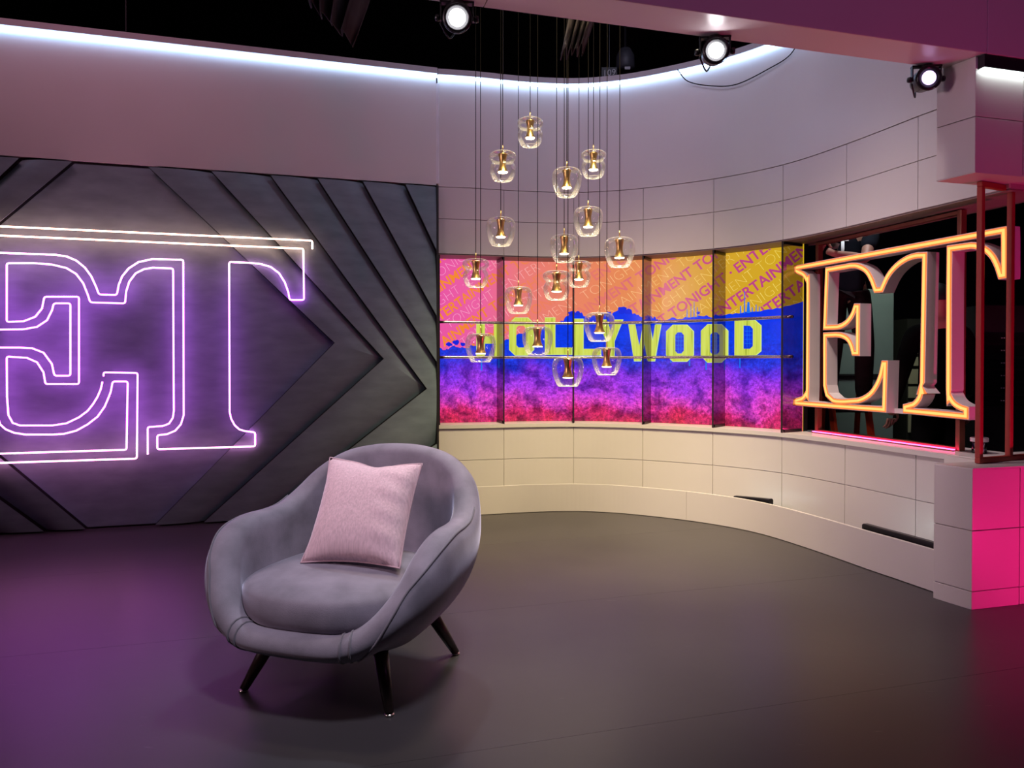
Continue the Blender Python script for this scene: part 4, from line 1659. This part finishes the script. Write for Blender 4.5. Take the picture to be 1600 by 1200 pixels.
def text_mesh(body, size, offset=0.0, extrude=0.0):
    cu = bpy.data.curves.new('letters', 'FONT')
    cu.body = body
    cu.size = size
    cu.align_x = 'CENTER'
    cu.offset = offset
    cu.extrude = extrude
    cu.resolution_u = 3
    ob = bpy.data.objects.new('letters', cu)
    COL.objects.link(ob)
    dg = bpy.context.evaluated_depsgraph_get()
    me = bpy.data.meshes.new_from_object(ob.evaluated_get(dg))
    bpy.data.objects.remove(ob)
    return me


def print_on(me, name, material, parent, origin, xdir, ydir):
    off = parent.location if parent.parent is None else parent.parent.location
    for v in me.vertices:
        v.co = Vector(origin) + Vector(xdir) * v.co.x + Vector(ydir) * v.co.y - off
    me.materials.append(material)
    o = bpy.data.objects.new(name, me)
    COL.objects.link(o)
    o.parent = parent
    return o


lg = text_mesh('ET', 0.13, 0.005)
xd = (WA(-1, 0, 0) - WA(0, 0, 0)).normalized()
sh_ = [o for o in crewA.children if o.name.startswith('shirt')][0]
from mathutils.bvhtree import BVHTree
tree = BVHTree.FromPolygons([v.co + crewA.location for v in sh_.data.vertices], [tuple(p.vertices) for p in sh_.data.polygons])
fwd = (WA(0, 1, 0) - WA(0, 0, 0)).normalized()
pr = print_on(lg, 'shirt_print', mat('white_print', (0.8, 0.8, 0.82), 0.6), crewA, WA(0.085, 0.5, 1.245), xd, (0, 0, 1))
for v in pr.data.vertices:
    hit = tree.ray_cast(v.co + crewA.location, -fwd)
    if hit[0] is not None:
        v.co = hit[0] + fwd * 0.004 - crewA.location

# ------------------------------------------------------------------ pendant lamps
GLASS = thin_glass('pendant_clear_glass', (0.97, 0.97, 0.98), 1.42, 0.03, 1.0, 0.55, 0.35)  # white diffuse mixed in at grazing angles imitates bright reflected outlines
GLINE = mat('pendant_rim_glint', (0.85, 0.85, 0.88), 0.08, vary=0.01, spec=0.8)  # whitish rim rings stand in for light glinting along the glass edges
PLED = glow('pendant_led_warm', (1.0, 0.80, 0.50), 30.0)
CORD = mat('black_cord', (0.005, 0.004, 0.004), 0.9, spec=0.05)
APPLE = [(0.030, 0.001), (0.052, 0.007), (0.072, 0.001), (0.086, -0.018), (0.092, -0.048), (0.090, -0.080), (0.081, -0.115), (0.068, -0.146), (0.058, -0.160), (0.054, -0.163)]
MUSH = [(0.030, 0.002), (0.060, 0.008), (0.078, -0.002), (0.083, -0.018), (0.076, -0.034), (0.066, -0.046), (0.064, -0.054), (0.072, -0.066), (0.079, -0.086), (0.077, -0.112), (0.067, -0.142), (0.056, -0.158), (0.052, -0.160)]
BODY = [(0.0, 0.0), (0.027, 0.0), (0.0275, -0.004), (0.0235, -0.022), (0.0195, -0.046), (0.0195, -0.066), (0.024, -0.088), (0.0325, -0.106), (0.0345, -0.110), (0.030, -0.110)]
# photo column, top of the brass body, glass width in the photo, glass kind, label
pend = [
    (828.3, 188.5, 41, 1, 'topmost pendant lamp of the cluster, pinched glass around a brass body'),
    (785.6, 240.6, 45, 1, 'upper left pendant lamp with pinched glass, left of the topmost one'),
    (885.6, 265.6, 43, 0, 'third-highest group pendant in the middle, hanging lower right of the topmost lamp'),
    (927.3, 239.0, 38, 1, 'upper right pendant lamp with small pinched glass'),
    (782.5, 342.7, 44, 0, 'left pendant lamp hanging in front of the tile row just above the screen'),
    (919.0, 326.7, 43, 0, 'pendant lamp in front of the tiles, directly below the upper right one'),
    (881.5, 369.5, 41, 0, 'middle pendant lamp hanging just above the top edge of the screen'),
    (968.0, 374.0, 46, 0, 'rightmost pendant lamp of the whole cluster'),
    (743.5, 408.0, 43, 1, 'leftmost pendant lamp, hanging over the pink words of the screen'),
    (904.4, 411.0, 40, 1, 'pendant lamp over the screen, right of its second glass fin, flared glass top'),
    (869.6, 426.7, 44, 1, 'pendant lamp over the orange sky, just left of the edge-on glass fin'),
    (810.0, 450.6, 41, 0, 'pendant lamp over the screen just above the first round letter'),
    (751.0, 523.5, 46, 0, 'pendant lamp hanging in front of the first yellow letter'),
    (839.8, 513.0, 45, 0, 'pendant lamp hanging between the second and third yellow letters'),
    (936.7, 491.0, 46, 0, 'pendant lamp over the forked yellow letter, upper of the close pair'),
    (948.0, 545.0, 46, 0, 'pendant lamp over the blue hill, lower of the close pair at right'),
    (887.3, 560.0, 46, 0, 'lowest pendant lamp of the cluster, over the purple hillside'),
]
Z_GRID = 5.0
proto = {}
placed = []
for i, (px, py, w, kind, lab) in enumerate(pend):
    base_d = 4.62 + (46 - w) * 0.055
    for k_ in range(40):            # nearest depth at which no cord runs through another shade
        d = base_d + 0.05 * ((k_ + 1) // 2) * (1 if k_ % 2 else -1)
        if all(abs(px - q[0]) * d / F_PX > 0.105 or abs(d - q[1]) > 0.12 for q in placed):
            break
    placed.append((px, d))
    top = hy(px, py, d)
    t = thing('pendant_lamp', lab, 'pendant lamp', top, group='glass pendant lamps in front of the screen')
    if kind not in proto:
        z = Vector((0, 0, 0))
        prof = MUSH if kind else APPLE
        e = bpy.data.objects.new('tmp', None)
        parts = []
        parts.append(('lamp_body', MB().lathe(BODY, 20).build('lamp_body', BRASS, None, smooth=True)))
        parts.append(('light_disc', MB().lathe([(0.0, -0.1095), (0.029, -0.1095), (0.027, -0.1135), (0.0, -0.115)], 20).build('light_disc', PLED, None, smooth=True)))
        sp = smooth_path([Vector((r, h, 0)) for r, h in prof], 4)
        parts.append(('glass_shade', MB().lathe([(p.x, p.y) for p in sp], 32).build('glass_shade', GLASS, None, smooth=True)))
        rim = MB()
        rim.tube([(prof[-1][0] * math.cos(a), prof[-1][0] * math.sin(a), prof[-1][1]) for a in [2 * math.pi * k / 32 for k in range(32)]], 0.0013, 6, closed=True)
        rim.tube([(prof[1][0] * math.cos(a), prof[1][0] * math.sin(a), prof[1][1]) for a in [2 * math.pi * k / 32 for k in range(32)]], 0.0011, 6, closed=True)
        parts.append(('glass_rim_glint', rim.build('glass_rim_glint', GLINE, None, smooth=True)))
        parts.append(('connector', MB().lathe([(0.0055, 0.0), (0.0045, 0.008), (0.0035, 0.03), (0.003, 0.052)], 10, cap1=True).build('connector', BRASS, None, smooth=True)))
        proto[kind] = parts
        for nm, o in parts:
            o.parent = t
    else:
        for nm, o in proto[kind]:
            c = o.copy()
            COL.objects.link(c)
            c.parent = t
    MB().tube([top + Vector((0, 0, 0.05)), Vector((top.x, top.y, Z_GRID))], 0.0021, 6).build('cord', CORD, t)
cen = hy(860, 300, 4.8)
tag(MB().box(cen.x - 0.7, cen.x + 0.6, 4.4, 5.2, Z_GRID, Z_GRID + 0.05).build('pendant_canopy', BLACKM), 'black ceiling plate from which the pendant cords hang', 'ceiling plate')


# ------------------------------------------------------------------ small spot fixtures under the beam
def spot_fixture(px, py, aim, lens, label, tilt_color):
    c = hz(px, py, 2.607)
    t = thing('spot_fixture', label, 'spotlight', (c.x, c.y, ZB), group='spotlights under the beam')
    ax = (Vector(aim) - c).normalized()
    body = MB().lathe([(0.0, -0.105), (0.030, -0.105), (0.044, -0.092), (0.052, -0.06), (0.054, 0.0), (0.056, 0.036), (0.056, 0.042), (0.047, 0.042), (0.044, 0.034), (0.0, 0.034)], 24, axis=ax, center=c).build('lamp_housing', BLACKM, t, smooth=True)
    MB().lathe([(0.058, 0.016), (0.060, 0.018), (0.060, 0.040), (0.057, 0.042)], 24, axis=ax, center=c).build('bezel_ring', BLACKM, body, smooth=True)
    MB().lathe([(0.0, 0.0425), (0.029, 0.0415), (0.034, 0.036), (0.034, 0.034)], 24, axis=ax, center=c).build('lens', lens, t, smooth=True)
    side = ax.cross(Vector((0, 0, 1))).normalized()
    for s in (-1, 1):
        a = c + side * s * 0.066
        MB().bar(a - Vector((0, 0, 0.012)), (a.x, a.y, ZB - 0.006), 0.022, 0.006, up=side).build('yoke_arm', BLACKM, t)
        MB().lathe([(0.0, -0.012), (0.013, -0.010), (0.015, 0.0), (0.012, 0.010), (0.0, 0.012)], 12, axis=side, center=a + side * s * 0.012).build('knob', BLACKM, t, smooth=True)
    m = c.copy()
    m.z = ZB - 0.006
    MB().bar(m - side * 0.07, m + side * 0.07, 0.03, 0.008).build('yoke_plate', BLACKM, t)
    MB().lathe([(0.03, -0.012), (0.03, 0.005)], 16, center=(c.x, c.y, ZB - 0.0055), cap0=True, cap1=True).build('mount', BLACKM, t)
    cb_ = smooth_path([c - ax * 0.10, c - ax * 0.13 - Vector((0, 0, 0.03)), c - ax * 0.06 - Vector((0, 0, 0.075)) + side * 0.03, c + side * 0.068 - Vector((0, 0, 0.02))], 6)
    MB().tube(cb_, 0.004, 6).build('power_cord', BLACKM, t, smooth=True)
    return t


LENSW = glow('spot_lens_white', (1.0, 0.97, 1.0), 22.0)
LENSV = glow('spot_lens_violet', (0.72, 0.52, 1.0), 2.4)
spot_fixture(714, 29, (0.1, 0.0, 1.6), LENSW, 'bright black spotlight under the beam above the pendant cords', 0)
spot_fixture(1117, 81, (0.55, 0.0, 1.9), LENSW, 'bright black spotlight under the beam where the cove light meets it', 0)
spot_fixture(1447, 124, (1.6, 0.0, 2.1), LENSV, 'violet black spotlight beside the upper right pier block', 0)

# ------------------------------------------------------------------ things in the dark above the set
cd = smooth_path([wp(s_at(1062), -0.065, 3.53), hy(1075, 127, wp(s_at(1075), -0.03, 0).y), hy(1110, 134, wp(s_at(1110), -0.03, 0).y), hy(1150, 132, wp(s_at(1150), -0.03, 0).y),
                  hy(1200, 108, wp(s_at(1200), -0.03, 0).y), hy(1236, 84, wp(s_at(1236), -0.03, 0).y), wp(s_at(1265), -0.065, 3.52)], 8)
tag(MB().tube(cd, 0.004, 6).build('black_cable', CORD, None, smooth=True), 'thin black cable sagging across the curved fascia', 'cable')
for px_, dpt, lab in ((197, 5.55, 'thin dark suspension wire dropping to the cove lip at far left'), (786, 6.33, 'thin dark suspension wire above the left pendant cords')):
    q = hy(px_, 60, dpt)
    tag(MB().tube([(q.x, q.y, 3.577), (q.x, q.y, 5.395)], 0.004, 6).build('suspension_wire', mat('grey_wire', (0.03, 0.03, 0.033), 0.7)), lab, 'wire')
DRAPE = mat('black_drape_cloth', (0.030, 0.022, 0.024), 0.9, vary=0.2, bump=0.5, bump_scale=12)


def drape(pts_px, d, label):
    n, m = 26, 8
    vs = []
    a, b, c_, e = [hy(x, y, d) for x, y in pts_px]      # top-left, top-right, bottom-right, bottom-left
    for j in range(m + 1):
        for i in range(n + 1):
            s, t = i / n, j / m
            p = a.lerp(b, s).lerp(e.lerp(c_, s), t)
            p = p + Vector((0.0, 0.05 * math.sin(s * 26 + 1.5 * t) * (0.4 + t), 0.01 * math.sin(s * 17)))
            vs.append(p)
    fs = [(j * (n + 1) + i, j * (n + 1) + i + 1, (j + 1) * (n + 1) + i + 1, (j + 1) * (n + 1) + i) for j in range(m) for i in range(n)]
    o = MB().add(vs, fs).build('stage_drape', DRAPE, None, smooth=True)
    sd = o.modifiers.new('thick', 'SOLIDIFY')
    sd.thickness = 0.006
    tag(o, label, 'drape')


drape([(420, -190), (640, -190), (549, 66), (482, 4)], 4.3, 'folded black drape hanging in the dark above the chevron wall')
drape([(935, -190), (1000, -190), (912, 78), (878, 86)], 3.95, 'narrow twisted black drape hanging behind the beam')
fxp = hy(977, 95, 7.2)
hf_ = thing('stage_lantern', 'dim black stage lantern hanging in the dark beside the number 109', 'stage light', fxp)
MB().lathe([(0.0, 0.12), (0.05, 0.11), (0.085, 0.04), (0.09, -0.06), (0.07, -0.09), (0.0, -0.09)], 18, center=fxp).build('housing', mat('lantern_grey', (0.05, 0.05, 0.06), 0.5), hf_, smooth=True)
MB().tube([fxp + Vector((0, 0, 0.11)), (fxp.x, fxp.y, 5.395)], 0.014, 8).build('hanger', BLACKM, hf_)
MB().box(fxp.x - 0.02, fxp.x + 0.03, fxp.y - 0.11, fxp.y - 0.1, fxp.z - 0.12, fxp.z - 0.095).build('tag', mat('dim_white', (0.5, 0.5, 0.5), 0.6), hf_)
np_ = hy(952, 113, 7.0)
npl = thing('number_plate', 'dark plate marked 109 in the dark above the curved fascia', 'number plate', np_)
MB().box(np_.x - 0.07, np_.x + 0.07, np_.y, np_.y + 0.008, np_.z - 0.045, np_.z + 0.045).build('plate', BLACKP, npl)
print_on(text_mesh('109', 0.08), 'plate_number', mat('dim_white', (0.5, 0.5, 0.5), 0.6), npl, np_ + Vector((0, -0.002, -0.03)), (1, 0, 0.12), (0, 0, 1))
MB().tube([np_ + Vector((0, 0.004, 0.045)), (np_.x, np_.y + 0.004, 5.395)], 0.004, 6).build('hanger', BLACKM, npl)

# ------------------------------------------------------------------ armchair
CHC = Vector((-0.606, 2.972, 0))
CHA = math.atan2(-0.32, 0.947)
VEL = mat('grey_lilac_velvet', (0.22, 0.195, 0.235), 0.75, vary=0.24, scale=9, bump=0.16, bump_scale=260, sheen=0.9, sheen_tint=(0.72, 0.70, 0.85))
PIPE = mat('velvet_piping', (0.16, 0.145, 0.17), 0.8, vary=0.1, sheen=0.4)
WOOD = mat('dark_walnut', (0.028, 0.013, 0.009), 0.38, vary=0.35, scale=14, stretch=(6, 6, 1), coat=0.2)
chair = thing('armchair', 'grey-lilac velvet tub armchair on dark tapered legs', 'armchair', CHC)
cr, sr = math.cos(CHA), math.sin(CHA)


def L2W(p):        # chair local (x right, y front, z up) to world
    x, y, z = p
    return CHC + Vector((x * cr + y * sr, x * sr - y * cr, z))


half = [(0.0, 0.425, 0.245, 0.052), (0.11, 0.422, 0.246, 0.052), (0.19, 0.408, 0.252, 0.053), (0.26, 0.382, 0.285, 0.056), (0.33, 0.343, 0.360, 0.060), (0.385, 0.288, 0.450, 0.064),
        (0.415, 0.205, 0.518, 0.066), (0.418, 0.100, 0.545, 0.066), (0.412, -0.010, 0.548, 0.064), (0.402, -0.110, 0.562, 0.060), (0.382, -0.200, 0.615, 0.056), (0.335, -0.285, 0.700, 0.052),
        (0.245, -0.345, 0.765, 0.050), (0.125, -0.378, 0.795, 0.049), (0.0, -0.388, 0.803, 0.049)]
loop = [Vector((x, y, z, r)) for x, y, z, r in half] + [Vector((-x, y, z, r)) for x, y, z, r in reversed(half[1:-1])]


def cr4(P, per):
    n = len(P)
    out = []
    for i in range(n):
        p0, p1, p2, p3 = P[i - 1], P[i], P[(i + 1) % n], P[(i + 2) % n]
        for k in range(per):
            t = k / per
            out.append(0.5 * ((2 * p1) + (p2 - p0) * t + (2 * p0 - 5 * p1 + 4 * p2 - p3) * t * t + (3 * p1 - p0 - 3 * p2 + p3) * t ** 3))
    return out


ST = cr4(loop, 5)
NS = len(ST)
secs = []
ZBOT = 0.165
for i, s in enumerate(ST):
    a, b = ST[i - 1], ST[(i + 1) % NS]
    d = Vector((b.x - a.x, b.y - a.y)).normalized()
    n = Vector((d.y, -d.x))
    if n.dot(Vector((s.x, s.y))) < 0:
        n = -n
    r = s.w
    R = Vector((s.x, s.y))
    base = Vector((s.x * 0.60, s.y * 0.58))
    pts = []
    # inner side from the seat deck up
    zi = 0.235
    inner_bot = R - n * (r + 0.03)
    for t in (0.0, 0.35, 0.7):
        q = inner_bot.lerp(R - n * r, t)
        pts.append((q.x, q.y, zi + (s.z - 0.0 - zi) * t * 0.95))
    for k in range(0, 9):
        an = math.pi - math.pi * k / 8
        q = R + n * (r * math.cos(an))
        pts.append((q.x, q.y, s.z + r * math.sin(an)))
    # outer side: a belly that tucks in to the base ring
    H = s.z - ZBOT
    front = max(0.0, min(1.0, (0.36 - s.z) / 0.1))
    p0 = R + n * r
    P0 = Vector((p0.x, p0.y, s.z))
    bul = 0.03 * (1 - front)
    P1 = Vector((p0.x + n.x * bul, p0.y + n.y * bul, s.z - 0.42 * H))
    P2 = Vector((base.x * 1.42, base.y * 1.42, ZBOT + 0.06 * (1 - front) + 0.01))
    P3 = Vector((base.x, base.y, ZBOT))
    for k in range(1, 9):
        t = k / 8
        q = P0 * (1 - t) ** 3 + P1 * 3 * t * (1 - t) ** 2 + P2 * 3 * t * t * (1 - t) + P3 * t ** 3
        pts.append(tuple(q))
    secs.append(pts)
M = len(secs[0])
vs = [L2W(p) for sct in secs for p in sct]
fs = []
for i in range(NS):
    j = (i + 1) % NS
    for k in range(M - 1):
        fs.append((i * M + k, i * M + k + 1, j * M + k + 1, j * M + k))
fs.append(tuple(i * M for i in range(NS)))
fs.append(tuple(i * M + M - 1 for i in reversed(range(NS))))
MB().add(vs, fs).build('shell', VEL, chair, smooth=True, sub=1)


def on_shell(i, k, push=0.002):
    p = Vector(secs[i % NS][k])
    c = Vector((0, 0, p.z))
    q = (p - c)
    q.normalize()
    return L2W(p + q * push)


def station(idx):
    return int(round(idx * 5))


# piping along the outer side of each arm, from the shoulder down to the base
def on_shell_f(fi, fk, push):
    i0, k0 = int(math.floor(fi)), int(math.floor(fk))
    a = on_shell(i0, k0, push).lerp(on_shell(i0 + 1, k0, push), fi - i0)
    b = on_shell(i0, k0 + 1, push).lerp(on_shell(i0 + 1, k0 + 1, push), fi - i0)
    return a.lerp(b, fk - k0)


for sg_ in (1, -1):
    run = []
    for q in range(41):
        t = q / 40
        idx = 9.6 - 6.9 * t                    # shoulder round to the front corner
        kpos = 8.6 + 0.8 * t + 5.5 * max(0.0, (t - 0.72) / 0.28) ** 1.6
        fi = idx * 5
        run.append(on_shell_f(fi if sg_ > 0 else NS - fi - 1e-6, kpos, 0.0012))
    MB().tube(run, 0.0042, 6).build('arm_piping', PIPE, chair, smooth=True)
# paired seams at the corners of the front rail
for sg_ in (1, -1):
    for dd in (2.05, 2.3):
        i = station(dd) * sg_
        MB().tube([on_shell(i, k, 0.0012) for k in range(3, 17)], 0.0036, 6).build('rail_piping', PIPE, chair, smooth=True)

# seat cushion: a thick crowned pad that fills the tub
nu_, nv_ = 40, 14
vs, fs = [], []


def spow(v, e):
    return math.copysign(abs(v) ** e, v)


for j in range(nv_ + 1):
    ph = -math.pi / 2 + math.pi * j / nv_
    cz, ck = spow(math.sin(ph), 0.55), spow(math.cos(ph), 0.50)
    for i in range(nu_):
        th = 2 * math.pi * i / nu_
        x = 0.372 * spow(math.cos(th), 0.72) * ck
        y = 0.055 + 0.372 * spow(math.sin(th), 0.72) * ck
        # the front narrows and drops towards the rail
        fy = max(0.0, (y - 0.12) / 0.30)
        x *= 1 - 0.20 * fy * fy
        zc = 0.348 + 0.080 * cz
        crown = 0.022 * max(0, 1 - (x / 0.36) ** 2) * max(0, 1 - ((y - 0.05) / 0.40) ** 2)
        z = zc + (crown if cz > 0 else 0)
        if cz < 0:
            z -= 0.010 * fy * max(0, 1 - (x / 0.3) ** 2)
        vs.append(L2W((x, y, z)))
for j in range(nv_):
    for i in range(nu_):
        i2 = (i + 1) % nu_
        fs.append((j * nu_ + i, j * nu_ + i2, (j + 1) * nu_ + i2, (j + 1) * nu_ + i))
cush = MB().add(vs, fs)
cush.build('seat_cushion', VEL, chair, smooth=True, sub=1)

# legs
for sx in (1, -1):
    for sy in (1, -1):
        topp = L2W((sx * 0.215, sy * 0.205, 0.205))
        foot = L2W((sx * 0.297, sy * 0.290, 0.008))
        lg_ = MB().tube([topp, topp.lerp(foot, 0.5), foot], [0.029, 0.0235, 0.0155], 16).build('leg', WOOD, chair, smooth=True)
        MB().lathe([(0.0, 0.0), (0.013, 0.0), (0.0165, 0.003), (0.0165, 0.0075), (0.0, 0.009)], 16, center=L2W((sx * 0.297, sy * 0.290, 0.0))).build('foot_glide', CHROME, lg_, smooth=True)

# throw pillow leaning against the backrest
PINK = mat('blush_chenille', (0.72, 0.51, 0.55), 0.85, vary=0.13, scale=16, stretch=(9, 9, 0.8), bump=0.5, bump_scale=22, sheen=0.5, sheen_tint=(1.0, 0.85, 0.9))
n = 28
pc_bot = Vector((0.082, 0.105, 0.445))
pc_top = Vector((0.012, -0.110, 0.800))
upv = (pc_top - pc_bot)
HP = upv.length
upv.normalize()
rt_ = Vector((1.0, 0.02, 0.0))
rt_ = (rt_ - upv * rt_.dot(upv)).normalized()
rot = math.radians(-8.0)
r2_ = rt_ * math.cos(rot) + upv * math.sin(rot)
u2_ = upv * math.cos(rot) - rt_ * math.sin(rot)
nrm = r2_.cross(u2_).normalized()
if nrm.y < 0:
    nrm = -nrm
cenp = (pc_bot + pc_top) / 2 + nrm * 0.012
WP = 0.415
rp2 = random.Random(3)
sides = []
for side in (1, -1):
    grid = []
    for j in range(n + 1):
        for i in range(n + 1):
            a, b = -1 + 2 * i / n, -1 + 2 * j / n
            # sides pulled in between the pointed corners
            px_ = a * (1 - 0.075 * (1 - b * b) * abs(a) ** 3)
            py_ = b * (1 - 0.085 * (1 - a * a) * abs(b) ** 3)
            if b > 0:
                py_ -= 0.10 * b ** 3 * math.exp(-((a - 0.05) / 0.33) ** 2)
            if b > 0 and a > 0:
                py_ -= 0.11 * a * b
            th = max(0.0, (1 - abs(a) ** 2.6)) ** 0.62 * max(0.0, (1 - abs(b) ** 2.6)) ** 0.62
            wr_ = 0.006 * math.sin(16 * b + 5 * a) * max(0, a - 0.3) * (1 - abs(a)) * 4 + 0.004 * math.sin(14 * a + 3) * max(0, b - 0.5) * (1 - b) * 6
            dpt = side * (0.082 * th + wr_ * (1 if side > 0 else 0)) + (0.02 * (a * a + b * b) * 0.5)
            q = cenp + r2_ * (px_ * WP / 2) + u2_ * (py_ * HP / 2 * 1.03) + nrm * dpt
            grid.append(L2W(q))
    sides.append(grid)
pl = MB()
for gi, grid in enumerate(sides):
    pl.add(grid, [(j * (n + 1) + i, j * (n + 1) + i + 1, (j + 1) * (n + 1) + i + 1, (j + 1) * (n + 1) + i) for j in range(n) for i in range(n)])
pil = thing('throw_pillow', 'blush pink square throw pillow leaning in the grey armchair', 'pillow', L2W(pc_bot))
po = pl.build('cover', PINK, pil, smooth=True)
bmx = bmesh.new()
bmx.from_mesh(po.data)
bmesh.ops.remove_doubles(bmx, verts=bmx.verts, dist=0.0008)
bmesh.ops.recalc_face_normals(bmx, faces=bmx.faces)
bmx.to_mesh(po.data)
bmx.free()
for p in po.data.polygons:
    p.use_smooth = True
edge = []
m1 = n + 1
idx = [i for i in range(n)] + [n + j * m1 for j in range(n)] + [n * m1 + i for i in range(n, 0, -1)] + [j * m1 for j in range(n, 0, -1)]
MB().tube([sides[0][k] for k in idx], 0.0032, 6, closed=True).build('edge_seam', mat('blush_seam', (0.55, 0.38, 0.42), 0.8), pil, smooth=True)
